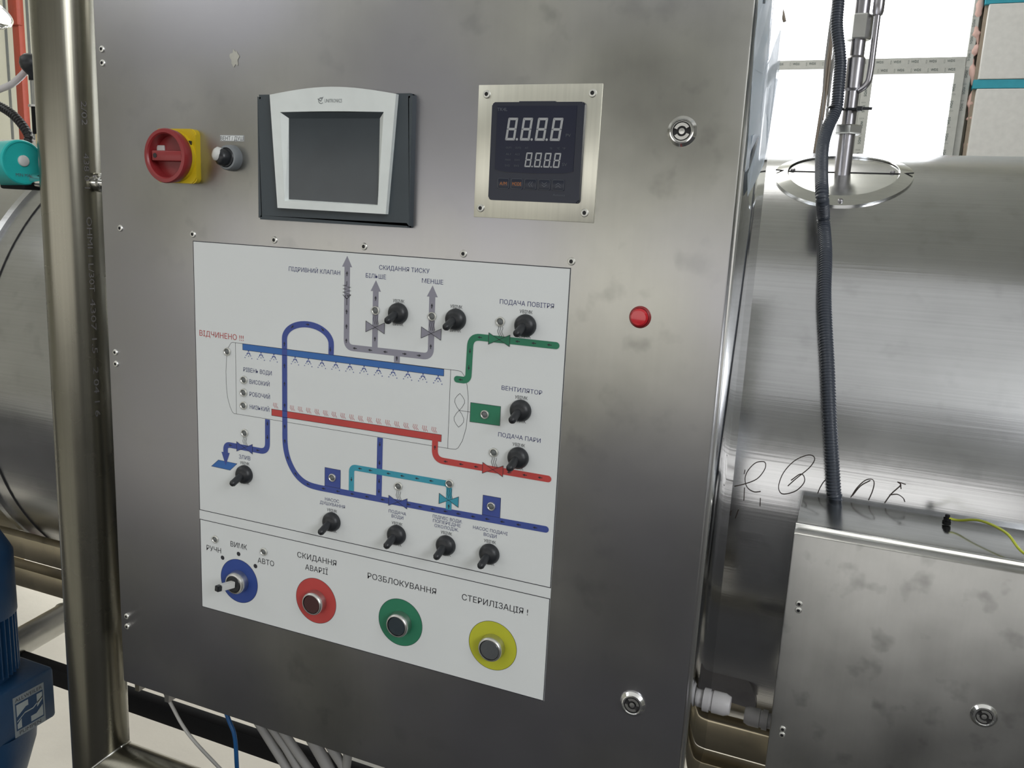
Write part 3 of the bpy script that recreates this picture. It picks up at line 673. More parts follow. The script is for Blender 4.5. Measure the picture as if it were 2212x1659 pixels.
# small flow arrows
def arr(bm, x, z, d, y=Y5-4e-5):
    c, s = math.cos(d), math.sin(d); f = lambda a, q: (x+a*c-q*s, z+a*s+q*c)
    flat(bm, [f(2.7, 0), f(-0.2, 1.35), f(-0.2, -1.35)], y); flat(bm, [f(-0.2, 0.4), f(-2.6, 0.4), f(-2.6, -0.4), f(-0.2, -0.4)], y)
U, D, L, R = PI/2, -PI/2, PI, 0.0
b = BM()
for x, z, d in ((219.4, -24, U), (219.5, -66.6, U), (219.5, -83.3, U), (219.5, -99.6, U), (230.9, -107.1, L), (250.9, -107, L), (270.6, -106.9, L), (256.9, -48.5, U), (257, -93.7, U), (327, -51, U), (327.2, -95, U), (285.4, -112.5, U), (295, -106.6, R), (313, -106.4, R),
    (393-8, -79.2, L), (428, -79.2, L), (446, -79.2, L), (463, -79.2, L), (374.2, -95, D), (373.6, -113, D), (364.5, -127.2, L),
    (336.3, -207, U), (350, -221, L), (369, -221, L), (387, -221, L), (426, -221, L), (444, -220.9, L), (461.5, -220.8, L),
    (240, -247.1, L), (254, -247, L), (278, -246.8, L), (296, -246.6, L), (315, -246.4, L), (333, -246.2, L), (228.6, -262, D), (355.8, -272, U),
    (305, -279, L), (320, -279, L), (336, -278.8, L), (352, -278.6, L), (368, -278.4, L), (386, -278.2, L), (403, -277.9, L), (421, -277.6, L), (440, -277.3, L), (459, -277, L),
    (271, -279.3, L), (250, -279.5, L), (230, -279.7, L), (210, -279.9, L), (190, -280, L), (168, -278.4, PI-0.3), (150, -268.6, 2.3), (138.6, -250.5, 2.0), (134.2, -230, U), (134.2, -212, U), (134.2, -186, U), (134.2, -160, U), (134.2, -138, U), (134.2, -112, U),
    (145.5, -90.7, 0.8), (167, -86, 0), (187.5, -90, -0.75), (198.2, -112, D),
    (265.9, -214, D), (265.9, -236, D), (265.9, -258, D), (265.9, -270, D), (108.8, -212, D), (108.6, -229, D), (94, -247.7, L), (52, -247.6, L)): arr(b, x, z, d)
obj('flow_arrows', b, M_INK, sign, kind='stuff')
b = BM(); stroke(b, [(219.3, -32.5), (219.3, -37), (214.3, -37.4), (224.6, -39), (214.3, -41.3), (224.6, -43), (214.3, -45), (224.6, -47.3), (219.4, -49.3)], 0.6, Y5)
stroke(b, [(214.3, -47.8), (219.5, -52.3), (224.6, -47.6)], 0.6, Y5); stroke(b, [(219.5, -52.3), (219.6, -59.3)], 0.6, Y5); stroke(b, circ(219.5, -49.6, 2.0, 20), 0.5, Y5, True); obj('valve_symbol', b, M_INK, sign, label='black spring relief valve symbol')
# rings
RC = ((62.2, -426.1, M_RBLUE), (179.6, -426, M_RED), (298.1, -425.8, M_GREEN), (416.6, -425.3, M_YEL))
for x, z, m in RC:
    b = BM(); flat(b, circ(x, z, 29.2, 64), Y1); o = obj('button_ring', b, m, sign)
    b = BM(); stroke(b, circ(x, z, 29.2, 64), 0.4, Y2, True); obj('ring_outline', b, M_INK, o)
for x, z in ((36.1, -399.8), (61.9, -389.3), (88.2, -400.2)):
    b = BM(); flat(b, circ(x, z, 2.9, 24), Y1); obj('position_dot', b, M_INK, sign)
for s, x0, x1, z, c, m in (
    ('ПІДРИВНИЙ КЛАПАН', 140.6, 210.3, -26.4, 4.9, M_INKB), ('СКИДАННЯ ТИСКУ', 260.6, 322.7, -16.6, 4.9, M_INKB), ('БІЛЬШЕ', 243.7, 269.5, -26.7, 4.9, M_INKB), ('МЕНШЕ', 314, 339.5, -27.2, 4.9, M_INKB),
    ('ПОДАЧА ПОВІТРЯ', 405.9, 465.4, -41.9, 4.9, M_INKB), ('ВІДЧИНЕНО !!!', 7.0, 74.4, -114.8, 6.9, M_INKR), ('РІВЕНЬ ВОДИ', 73.6, 115.5, -152, 5.2, M_INKB),
    ('ВИСОКИЙ', 82.4, 112.2, -165.9, 5.3, M_INKB), ('РОБОЧИЙ', 82.3, 112.6, -181.3, 5.3, M_INKB), ('НИЗЬКИЙ', 82.4, 111.5, -197.2, 5.3, M_INKB), ('ЗЛИВ', 64.9, 82.3, -262.7, 5.2, M_INKB),
    ('НАСОС', 192, 211.8, -294.4, 4.0, M_INKB), ('ДУШУВАННЯ', 184.7, 220, -299.8, 4.0, M_INKB), ('ВЕНТИЛЯТОР', 412.6, 458.3, -132.3, 4.7, M_INKB), ('ПОДАЧА ПАРИ', 411.2, 459.6, -183.3, 4.7, M_INKB),
    ('ПОДАЧА', 279.3, 302, -293.2, 3.8, M_INKB), ('ВОДИ', 283.2, 298.5, -298.5, 3.8, M_INKB), ('ПІДМІС ВОДИ.', 336.2, 373, -288.9, 3.8, M_INKB), ('ПОПЕРЕДНЕ', 336.7, 371.2, -294, 3.8, M_INKB), ('ОХОЛОДЖ.', 338.8, 368.9, -299.4, 3.8, M_INKB),
    ('НАСОС ПОДАЧІ', 386.6, 427.8, -292.3, 3.8, M_INKB), ('ВОДИ', 399.6, 415, -297.9, 3.8, M_INKB),
    ('РУЧН', 10.4, 33.9, -394.4, 7.1, M_INK), ('ВИМК', 49.4, 75.4, -381.4, 7.1, M_INK), ('АВТО', 91.8, 117, -394.6, 7.1, M_INK), ('СКИДАННЯ', 152, 208.7, -374.6, 7.2, M_INK), ('АВАРІЇ', 163.7, 196.6, -388.4, 7.2, M_INK),
    ('РОЗБЛОКУВАННЯ', 252.6, 343.7, -380.4, 7.3, M_INK), ('СТЕРИЛІЗАЦІЯ !', 376.4, 456.6, -379, 7.3, M_INK)):
    tmm(s, x0, x1, z, c, m, sign, Y2)
KN = [(285.9, -62.6), (356, -62.8), (435.6, -61.8), (435.3, -151.6), (435.4, -203), (73.6, -281.5), (202, -319), (290.6, -318), (354, -318), (407.5, -317.2)]
TOPZ = [-50.9, -51.1, -49.5, -139.6, -190.9, -269.3, -307.1, -306.5, -305.6, -305]
for (x, z), tz in zip(KN, TOPZ):
    tmm('УВІМК', x-7.1, x+7.1, tz, 3.6, M_INK, sign, Y2); tmm('ВИМК', x-6.6, x+6.6, tz-25.3, 3.6, M_INK, sign, Y2)

# ------------------------------------------------------------------ toggle switches with rubber boots
YS = -T
GK = 'black toggle switches on the process diagram'
x, z = KN[0]
tg = thing('toggle_switch', 'black toggle switch between the two shorter grey arrow pipes', 'switch', (x/1000+0.0005, YS, ZO+z/1000), GK)
c = tg.location.copy()
b = BM(); lathe(b, [(0.0116, 0), (0.0118, 0.0012), (0.0114, 0.0042), (0.0098, 0.0068), (0.0070, 0.0084), (0.0035, 0.0092), (0, 0.0094)], c, (0, -1, 0), 36); obj('boot', b, M_RUBBER, tg, smooth=True)
b = BM(); ld = Vector((-0.04, -0.93, -0.37)).normalized(); p0 = c+Vector((0, -0.004, 0.001))
tube(b, [p0, p0+ld*0.009, p0+ld*0.0175, p0+ld*0.0215], lambda t: 0.0043-0.0003*t if t < 0.9 else 0.0030, 14, 4)
obj('lever', b, M_RUBBER, tg, smooth=True)
TL = ['black toggle switch right of the right-hand grey arrow pipe', 'black toggle switch above the green pipe, upper right of the diagram', 'black toggle switch right of the green fan motor box', 'black toggle switch above the red pipe, right edge of the diagram', 'black toggle switch beside the blue drain symbol, lower left', 'black toggle switch under the left blue pump box, leftmost of the bottom four', 'black toggle switch under the blue valve, second of the bottom four', 'black toggle switch under the cyan valve, third of the bottom four', 'black toggle switch under the right blue pump box, rightmost of the bottom four']
for (x, z), lab in zip(KN[1:], TL): dup(tg, (x/1000+0.0005, YS, ZO+z/1000), lab)
# ------------------------------------------------------------------ indicator lamps
LP = [(257.3, -62, 'in the middle grey arrow pipe'), (327.8, -62.2, 'in the right-hand grey arrow pipe'), (407.7, -60.5, 'above the green pipe valve'), (394.7, -161.5, 'in the green fan motor box'), (407.2, -201.8, 'above the red pipe valve'),
      (74.6, -228.8, 'above the blue drain valve'), (202.3, -264.4, 'in the left blue pump box'), (291.5, -259.7, 'above the blue valve in the bottom water pipe'), (355.8, -245.6, 'at the right corner of the cyan pipe'), (407.2, -262.6, 'in the right blue pump box'),
      (49.8, -130.2, 'below the red lettering at the vessel end'), (74.5, -162.3, 'topmost of the three water level lamps'), (73.8, -178.1, 'middle of the three water level lamps'), (73.5, -194.2, 'lowest of the three water level lamps'), (25.2, -376.8, 'upper left of the blue ring'), (101.8, -378, 'upper right of the blue ring')]
x, z, s = LP[0]
lp = thing('indicator_lamp', 'small round chrome indicator lamp, unlit, '+s, 'indicator lamp', (x/1000, YS, ZO+z/1000), 'small indicator lamps on the process diagram')
c = lp.location.copy()
b = BM(); lathe(b, [(0.0051, 0), (0.0051, 0.0006), (0.0046, 0.0017), (0.0039, 0.0019), (0.0033, 0.0011)], c, (0, -1, 0), 28); obj('bezel', b, M_RIV, lp, smooth='auto')
b = BM(); lathe(b, [(0.0034, 0.0010), (0.0026, 0.0016), (0, 0.0019)], c, (0, -1, 0), 24); obj('lens', b, M_LENSG, lp, smooth=True)
for x, z, s in LP[1:]: dup(lp, (x/1000, YS, ZO+z/1000), 'small round chrome indicator lamp, unlit, '+s)

# ------------------------------------------------------------------ push buttons and selector in the rings
for (x, z, _), lm, nm, lab in zip(RC[1:], (M_LENSR, M_LENSN, M_LENSC), ('dark red', 'dark green', 'clear'), ('printed red ring', 'printed green ring', 'printed yellow ring')):
    p = thing('push_button', 'round push button with %s lens in the %s' % (nm, lab), 'push button', (x/1000+0.0005, YS, ZO+z/1000-0.0005), 'illuminated push buttons in coloured rings')
    c = p.location.copy()
    b = BM(); lathe(b, [(0.0148, 0), (0.0148, 0.003), (0.0142, 0.006), (0.0142, 0.0088), (0.0132, 0.0105), (0.0126, 0.0108), (0.0120, 0.0108), (0.0116, 0.0095), (0.0114, 0.0070), (0.0112, 0.004)], c, (0, -1, 0), 48); obj('bezel', b, M_NICKEL, p, smooth='auto')
    b = BM(); lathe(b, [(0.0113, 0.004), (0.0113, 0.0098), (0.0106, 0.0104), (0.0, 0.0104)], c, (0, -1, 0), 40); obj('lens', b, lm, p, smooth='auto')
def selector(loc, lab, lever, tipfirst, ringm):
    t = thing('selector_switch', lab, 'switch', loc); c = Vector(loc)
    b = BM(); lathe(b, [(0.0148, 0), (0.0148, 0.003), (0.0143, 0.0065), (0.0140, 0.009), (0.0130, 0.0108), (0.0112, 0.0112), (0.0108, 0.009)], c, (0, -1, 0), 48); obj('bezel', b, ringm, t, smooth='auto')
    b = BM(); lathe(b, [(0.0108, 0.004), (0.0108, 0.0105), (0.0100, 0.0115), (0, 0.0118)], c, (0, -1, 0), 40); obj('hub', b, M_BLACK, t, smooth='auto')
    w = Vector(lever).normalized(); Ln = Vector(lever).length; s = Vector((0, 0, 1)); s = (s-w*s.dot(w)).normalized(); q = w.cross(s)
    def bar(a0, a1, hw, hh, m, nm, par, off=0):
        bm = BM(); o = c+Vector((0.0015, -0.006, 0.0)); vs = []
        for a in (a0, a1):
            for i, j in ((-1, -1), (1, -1), (1, 1), (-1, 1)): vs.append(bm.verts.new(o+w*(a*Ln)+q*(i*hw)+s*(j*hh+off)))
        for f in ((0, 1, 2, 3), (7, 6, 5, 4), (0, 4, 5, 1), (1, 5, 6, 2), (2, 6, 7, 3), (3, 7, 4, 0)): bm.faces.new([vs[i] for i in f])
        bmesh.ops.bevel(bm, geom=list(bm.edges), offset=0.0007, segments=2, affect='EDGES'); return obj(nm, bm, m, par, smooth='auto')
    h = bar(0.0, 1.0, 0.0034, 0.0036, M_BLACK, 'handle', t)
    return t, c, bar, h
t, c, bar, h = selector((0.0622, YS, ZO-0.4262), 'three-position selector switch with white lever in the blue ring', (-0.0065, -0.0300, 0.0030), 0, M_NICKEL)
bar(0.17, 0.83, 0.0038, 0.0040, M_WHITEPL, 'white_inlay', h)
t, c, bar, h = selector((0.0612, 0.0, ZO+0.0975), 'small black selector switch between the red isolator and touch panel', (-0.0075, -0.0125, 0.0005), 0, M_GREYPL)
# rounded knob with a light cap on its upper left
b = BM(); cc = c+Vector((-0.004, -0.0145, 0.0)); lathe(b, [(0.0098, -0.006), (0.0096, 0), (0.0085, 0.003), (0.005, 0.0048), (0, 0.005)], cc, (-0.35, -1, 0), 30); obj('knob', b, M_BLACK, t, smooth=True)
b = BM(); lathe(b, [(0, 0.0062), (0.005, 0.0055), (0.0078, 0.003), (0.0080, -0.004)], cc+Vector((-0.0030, -0.0008, 0.0030)), (-0.5, -1, 0.3), 20); obj('light_cap', b, M_WHITEPL, t, smooth=True)
# label strip
lb = thing('label_strip', 'small white label strip with black capitals above the black selector', 'label', (0.0613, 0, ZO+0.116))
b = BM(); box(b, 0.0440, 0.0784, -0.0005, 0, ZO+0.1163, ZO+0.1233); obj('strip', b, M_SHEET, lb)
b = BM(); stroke(b, [(44.3, 116.6), (78.1, 116.6), (78.1, 123.0), (44.3, 123.0)], 0.3, -0.00055, True); obj('border_line', b, M_INK, lb)
tmm('ВЕНТ / ДУШ', 44.9, 77.6, 117.4, 4.5, M_INK, lb, -0.0006)
# red pilot lamp on the door
p = thing('pilot_lamp', 'round red pilot lamp on the right of the cabinet door', 'indicator lamp', (0.5545, 0, ZO-0.0425)); c = p.location.copy()
b = BM(); lathe(b, [(0.0108, 0), (0.0108, 0.001), (0.0098, 0.003), (0.0092, 0.0034), (0.0088, 0.002)], c, (0, -1, 0), 36); obj('bezel', b, M_REDPL, p, smooth='auto')
b = BM(); lathe(b, [(0.0090, 0.001), (0.0088, 0.0055), (0.0072, 0.0075), (0, 0.0083)], c, (0, -1, 0), 36); obj('lens', b, M_LAMPR, p, smooth='auto')

# ------------------------------------------------------------------ main isolator
iso = thing('rotary_isolator', 'red rotary main switch on a yellow plate, upper left of door', 'switch', (-0.0165, 0, ZO+0.0668))
b = BM(); prism(b, rrect(-0.0480, 0.0145, ZO+0.0668, ZO+0.1290, 0.007), -0.0078, 0.0); bmesh.ops.bevel(b, geom=[e for e in b.edges if abs(e.verts[0].co.y+0.0078) < 1e-6 and abs(e.verts[1].co.y+0.0078) < 1e-6], offset=0.0015, segments=2, affect='EDGES'); obj('plate', b, M_YELPL, iso, smooth='auto')
kc = Vector((-0.0150, 0, ZO+0.0968))
b = BM(); lathe(b, [(0.029, 0.0078), (0.029, 0.0120), (0.0275, 0.0125)], kc, (0, -1, 0), 48); obj('yellow_collar', b, M_YELPL, iso, smooth='auto')
b = BM(); lathe(b, [(0.0285, 0.0125), (0.0300, 0.0150), (0.0312, 0.0245), (0.0302, 0.0268), (0.0262, 0.0272), (0.0248, 0.0255), (0.0240, 0.0130), (0, 0.0130)], kc, (0, -1, 0), 56); kn = obj('knob', b, M_REDPL, iso, smooth='auto')
b = BM(); box(b, kc.x-0.0195, kc.x+0.0250, -0.0262, -0.012, kc.z-0.0058, kc.z+0.0058, 0.0012); obj('grip', b, M_REDPL, kn, smooth='auto')
b = BM(); lathe(b, [(0, 0), (0.0028, 0), (0.0028, 0.0004), (0, 0.0004)], (kc.x-0.0145, -0.0262, kc.z), (0, -1, 0), 16); obj('padlock_hole', b, M_DARKM, kn)
b = BM(); box(b, kc.x-0.0225, kc.x-0.0115, -0.0155, -0.0128, kc.z+0.0062, kc.z+0.0125, 0.0006); obj('padlock_tab', b, M_WHITEPL, kn)
b = BM(); box(b, kc.x+0.0170, kc.x+0.0255, -0.0119, -0.009, kc.z+0.0135, kc.z+0.0185, 0.0006); obj('slot', b, M_DARKM, iso)

# ------------------------------------------------------------------ touch panel
PLf = lambda x, y: (540+x/4.485, 150+y/4.485)
def PQ(x, y, yy): p = Q(*PLf(x, y), yy); return (p.x, p.z)
hmi = thing('touch_panel', 'grey and white operator panel with a dark blank screen', 'control panel', (0.2032, 0, ZO+0.03))
b = BM(); prism(b, rrect(0.1050, 0.3012, ZO+0.0300, ZO+0.1660, 0.002), -0.009, 0.0)
bmesh.ops.bevel(b, geom=[e for e in b.edges if e.verts[0].co.y < -0.0089 and e.verts[1].co.y < -0.0089], offset=0.005, segments=1, affect='EDGES'); obj('backing_bezel', b, M_HMIG, hmi, smooth='auto')
yf = -0.0145
tl, tr, br, bl = PQ(190, 245, yf), PQ(1415, 236, yf), PQ(1314, 1402, yf), PQ(266, 1341, yf)
itl, itr, ibr, ibl = PQ(290, 414, yf), PQ(1295, 412, yf), PQ(1236, 1319, yf), PQ(335, 1273, yf)
def lerp(a, c, t): return (a[0]+(c[0]-a[0])*t, a[1]+(c[1]-a[1])*t)
outer, inner = [], []
n = 16
for k in range(n+1):
    t = k/n; q = lerp(tl, tr, t); outer.append((q[0], q[1]+0.0076*math.sin(PI*t))); q = lerp(itl, itr, t); inner.append((q[0], q[1]+0.0008*math.sin(PI*t)))
outer += [br, bl]; inner += [ibr, ibl]
b = BM(); ringframe(b, outer, inner, yf, -0.0085); bz = obj('front_bezel', b, M_HMIW, hmi)
sc = [PQ(378, 474, -0.010), PQ(1258, 474, -0.010), PQ(1240, 1310, -0.010), PQ(378, 1258, -0.010)]
# reveal of the screen opening, slopes down to the glass
b = BM(); A = [bm_ for bm_ in (itl, itr, ibr, ibl)]; vo = [b.verts.new((x, yf+0.0003, z)) for x, z in A]; vi = [b.verts.new((x, -0.0099, z)) for x, z in sc]
for i in range(4): f = b.faces.new((vo[i], vo[(i+1) % 4], vi[(i+1) % 4], vi[i])); f.material_index = 1 if i == 0 else 0
obj('screen_reveal', b, [M_HMIW, M_HMIG], hmi, smooth='keep')
b = BM(); prism(b, sc, -0.0102, -0.0092); obj('screen', b, M_SCREEN, hmi)
p = PQ(722, 320, yf-0.0002); q = PQ(892, 320, yf)
text('UNITRONICS', (p[0], yf-0.0002, p[1]), (1, 0, 0), (0, 0, 1), q[0]-p[0], 0.0038, M_GREYPL, hmi)
b = BM(); p = PQ(690, 302, yf); X0, Z0 = p[0]*1000, (p[1]-ZO)*1000
stroke(b, [(X0+3.2*math.cos(a), Z0+3.0*math.sin(a)) for a in [0.9+k*0.42 for k in range(12)]], 0.7, yf-0.0002); stroke(b, [(X0-4.2, Z0+1.8), (X0-0.5, Z0-0.6), (X0+2.2, Z0+3.2), (X0-0.8, Z0+2.0)], 0.9, yf-0.00025)
obj('logo', b, M_GREYPL, hmi)

# ------------------------------------------------------------------ temperature controller
tcn = thing('temperature_controller', 'square navy temperature controller with two unlit four-digit displays', 'controller', (0.4385, -0.0014, ZO+0.0626))
yf = -0.0070
b = BM(); prism(b, rrect(0.3903, 0.4866, ZO+0.0626, ZO+0.1571, 0.003), yf, -0.0014)
bmesh.ops.bevel(b, geom=[e for e in b.edges if e.verts[0].co.y < yf+1e-5 and e.verts[1].co.y < yf+1e-5], offset=0.0012, segments=2, affect='EDGES')
box(b, 0.4180, 0.4560, -0.0045, -0.0014, ZO+0.157, ZO+0.1582); obj('case', b, M_NAVY, tcn, smooth='auto')
b = BM(); prism(b, [(0.3962, ZO+0.0925), (0.4075, ZO+0.0905), (0.4385, ZO+0.0897), (0.4695, ZO+0.0905), (0.4790, ZO+0.0925), (0.4790, ZO+0.1535), (0.3962, ZO+0.1535)], yf-0.0005, yf+0.001); obj('display_window', b, M_NAVY2, tcn)
yd = yf-0.0007
def digit(bm, x, z, w, h, sl, th, y):
    """seven segment 8: lower left corner x,z (mm)"""
    g = 0.25
    def P(a, c): return (x+a+sl*c/h, z+c)
    m = h/2
    for c0, s in ((0, 1), (h, -1)):
        flat(bm, [P(g, c0), P(w-g, c0), P(w-th, c0+s*th), P(th, c0+s*th)], y)
    flat(bm, [P(th*0.5+g, m), P(th, m+th/2), P(w-th, m+th/2), P(w-th*0.5-g, m), P(w-th, m-th/2), P(th, m-th/2)], y)
    for a0, s in ((0, 1), (w, -1)):
        flat(bm, [P(a0, g), P(a0+s*th, th+g*0.6), P(a0+s*th, m-th/2-g*0.4), P(a0+s*th*0.5, m-g), P(a0, m-g)], y)
        flat(bm, [P(a0, h-g), P(a0+s*th, h-th-g*0.6), P(a0+s*th, m+th/2+g*0.4), P(a0+s*th*0.5, m+g), P(a0, m+g)], y)
for k in range(4):
    b = BM(); digit(b, 406.3+k*15.65, 120.8, 10.4, 21.5, 2.6, 2.3, yd)
    if k < 3: flat(b, circ(418.9+k*15.65, 121.9, 1.2, 16), yd)
    obj('digit', b, M_SEG, tcn)
for k in range(4):
    b = BM(); digit(b, 428.2+k*9.9, 95.6, 6.6, 14.0, 1.6, 1.4, yd)
    if k < 3: flat(b, circ(436.4+k*9.9, 96.3, 0.8, 12), yd)
    obj('digit', b, M_SEG, tcn)
def tt(s, x0, x1, z, c, m): tmm(s, x0, x1, z, c, m, tcn, yd)
tt('TK4L', 396.3, 407.2, 148.6, 3.3, M_FAINT); tt('PV', 469.6, 474.6, 124.8, 3.0, M_FAINT2); tt('SV', 467.5, 472.5, 97.5, 3.0, M_FAINT2); tt('Autonics', 459.8, 472.2, 68.9, 2.2, M_FAINT)
for s, x0, x1, z in (('OUT1', 407.5, 413.5, 113), ('OUT2', 417.5, 423.5, 113), ('AT', 428, 431.5, 113), ('%', 454, 456.5, 113), ('°C', 461, 464, 113), ('°F', 466.8, 470, 113), ('AL1', 407.8, 413, 106.8), ('AL2', 417.5, 422.7, 106.8), ('MAN', 407.5, 413, 101.3), ('SV1', 417.3, 422.5, 101.3), ('SV2', 407.3, 412.5, 95.8), ('SV3', 417, 422.2, 95.8)):
    tt(s, x0, x1, z, 1.8, M_FAINT2)
for k in range(5):
    x0 = 400.0+k*14.55; b = BM(); box(b, (x0)/1000, (x0+13)/1000, yf-0.0006, yf+0.001, ZO+0.0740, ZO+0.0845, 0.0008); bt = obj('key', b, M_NAVY, tcn, smooth='auto')
    b = BM(); stroke(b, [((x)*1000, (z-ZO)*1000) for x, z in rrect((x0+0.4)/1000, (x0+12.6)/1000, ZO+0.0744, ZO+0.0841, 0.0018, 4)], 0.35, yf-0.00075, True); obj('key_outline', b, M_FAINT if k < 2 else M_FAINT2, bt)
    xc, zc = x0+6.5, 79.2
    if k == 0: tmm('A/M', x0+2.6, x0+10.2, 77.4, 3.6, M_ORANGE, bt, yf-0.0008)
    elif k == 1: tmm('MODE', x0+1.7, x0+11.3, 77.4, 3.6, M_ORANGE, bt, yf-0.0008)
    else:
        b = BM(); a0 = {2: PI, 3: -PI/2, 4: PI/2}[k]; f = lambda a, q: (xc+a*math.cos(a0)-q*math.sin(a0), zc+a*math.sin(a0)+q*math.cos(a0))
        for o_ in (-1.4, 1.0): stroke(b, [f(o_-1, 2.6), f(o_+1, 0), f(o_-1, -2.6)], 0.5, yf-0.0008)
        obj('chevron', b, M_FAINT, bt)

# ------------------------------------------------------------------ round frame tube left of the cabinet and its foot rail
ty = 0.045; TRr = 0.0405
pa, pb = Q(140, 0, ty), Q(213, 1500, ty)
dd = (pb-pa)/(pa.z-pb.z)
top = pa-dd*0.4; zb = Q(279, 1620, ty).z-TRr-0.001
bot = pa+dd*(pa.z-zb)
ft = thing('tube_frame', 'round stainless tube frame left of and under the cabinet', 'frame', (bot.x, ty, zb-TRr))
# mitred L: vertical leg cut at 45 degrees onto the horizontal rail
b = BM(); seg = 48; A, B, Cc = [], [], []
for k in range(seg):
    a = 2*PI*k/seg; ox, oy = math.cos(a)*TRr, math.sin(a)*TRr
    A.append(b.verts.new((top.x+ox, ty+oy, top.z))); B.append(b.verts.new((bot.x+ox, ty+oy, zb+ox)))
for k in range(seg): b.faces.new((A[k], A[(k+1) % seg], B[(k+1) % seg], B[k]))
b.faces.new(A); obj('upright', b, M_TUBE, ft, smooth='auto')
b = BM()
B, Cc = [], []
for k in range(seg):
    a = 2*PI*k/seg; ox, oy = math.cos(a)*TRr, math.sin(a)*TRr
    B.append(b.verts.new((bot.x+ox, ty+oy, zb+ox))); Cc.append(b.verts.new((1.6, ty+oy, zb+ox)))
for k in range(seg): b.faces.new((B[k], B[(k+1) % seg], Cc[(k+1) % seg], Cc[k]))
b.faces.new(Cc); obj('rail', b, M_TUBE, ft, smooth='auto')
b = BM(); ring = [(bot.x+math.cos(a)*TRr*1.01, ty+math.sin(a)*TRr*1.01, zb+math.cos(a)*TRr*1.01) for a in [2*PI*k/32 for k in range(33)]]
tube(b, ring, 0.0016, 6, 0); obj('weld_bead', b, M_NICKEL, ft, smooth=True)
for x in (bot.x+0.02, 1.5):
    b = BM(); lathe(b, [(0.03, 0), (0.03, 0.006), (0.012, 0.012), (0.012, zb-TRr+0.01)], (x+0.05, ty, 0), (0, 0, 1), 20); obj('foot', b, M_NICKEL, ft, smooth='auto')
# stamped marking on the tube
d3 = Vector((pb.x-pa.x, 0, pb.z-pa.z)).normalized()
for v, s, L in ((215, '2/02', 0.030), (330, '438 0 1', 0.045), (470, 'OHMI 1 L/30T', 0.10), (650, '4307 1.5', 0.075), (800, '2 04 1 6', 0.07)):
    pc = Q(206+v*0.03-14, v, 0.02); ang = math.radians(-38)
    ctr = pa+d3*((pa.z-pc.z)); nrm = Vector((math.sin(math.radians(68)), -math.cos(math.radians(68)), 0)); tan = Vector((math.cos(math.radians(68)), math.sin(math.radians(68)), 0))
    text(s, Vector((ctr.x, ty, pc.z))+nrm*(TRr+0.0004), d3, tan, L, 0.007, M_PIPE, ft)
# cross rod through the tube with the teal pressure switch
rz = Q(207, 394, ty).z
rod = thing('cross_rod', 'short horizontal steel pipe running through the frame tube', 'pipe', (-0.25, ty, rz-0.01))
b = BM(); lathe(b, [(0, 0), (0.0095, 0), (0.0095, 0.235), (0, 0.235)], (DX0-0.235, ty, rz), (1, 0, 0), 24); obj('pipe', b, M_CHROME, rod, smooth='auto')
b = BM(); lathe(b, [(0.0095, 0), (0.0125, 0.002), (0.0125, 0.010), (0.0095, 0.011)], (-0.203, ty, rz), (1, 0, 0), 24); obj('collar', b, M_CHROME, rod, smooth='auto')
tp = thing('pressure_switch', 'round teal pressure switch with a white button, left edge', 'switch', Q(20, 400, ty)); tc_ = Q(50, 351, 0.03)
tax = Vector((0.98, -0.14, 0.05)).normalized()
b = BM(); lathe(b, [(0, -0.05), (0.0285, -0.05), (0.0300, -0.045), (0.0300, 0), (0.0285, 0.002), (0.0265, 0.002), (0.026, 0.0005), (0, 0.0005)], tc_, tax, 40); hs = obj('housing', b, M_TEAL, tp, smooth='auto')
_, u_, w_ = frame_of(tax)
b = BM(); lathe(b, [(0.0075, 0.0004), (0.0075, 0.0025), (0.006, 0.0035), (0, 0.0038)], tc_+Vector((0, 0, 0.002)), tax, 24); obj('button', b, M_WHITEPL, tp, smooth=True)
hu = Vector((-tax.y, tax.x, 0)).normalized(); hv = tax.cross(hu)
if hv.z < 0: hv = -hv
text('MIN MAX', tc_-hu*0.012-hv*0.019+tax*0.0012, hu, hv, 0.024, 0.0045, M_FAINT, tp)
b = BM(); pz = Q(70, 388, ty); box(b, pz.x-0.045, pz.x+0.004, ty-0.016, ty+0.016, rz-0.014, rz+0.014, 0.003); obj('clamp', b, M_BLKST, tp, smooth='auto')

# ------------------------------------------------------------------ items on the tank at the far left
vy = 0.80
vv = thing('lever_valve', 'valve with upright rod and black mushroom knob behind the frame tube', 'valve', Q(80, 328, vy))
pk = Q(64, 140, vy); pr = Q(79, 300, vy); xr_ = Q(78, 200, vy).x
b = BM(); lathe(b, [(0, 0.03), (0.016, 0.029), (0.026, 0.020), (0.0285, 0.006), (0.025, -0.006), (0.014, -0.018), (0.009, -0.022), (0.009, -0.034), (0, -0.034)], (xr_-0.010, vy, pk.z-0.004), (0.0, 0, 1), 32); obj('knob', b, M_RUBBER, vv, smooth=True)
b = BM(); lathe(b, [(0.0045, 0), (0.0045, 0.28)], (xr_-0.006, vy, pk.z-0.29), (0, 0, 1), 14); obj('rod', b, M_CHROME, vv, smooth=True)
zc1, zc0 = Q(78, 232, vy).z, Q(78, 290, vy).z
b = BM(); lathe(b, [(0, 0), (0.016, 0), (0.016, zc1-zc0), (0, zc1-zc0)], (xr_+0.004, vy, zc0), (0, 0, 1), 24); obj('sleeve', b, M_BLKST, vv, smooth='auto')
b = BM(); lathe(b, [(0, 0), (0.021, 0), (0.021, 0.005), (0, 0.005)], (xr_+0.002, vy, zc1), (0, 0, 1), 24); obj('cap_disc', b, M_NICKEL, vv, smooth='auto')
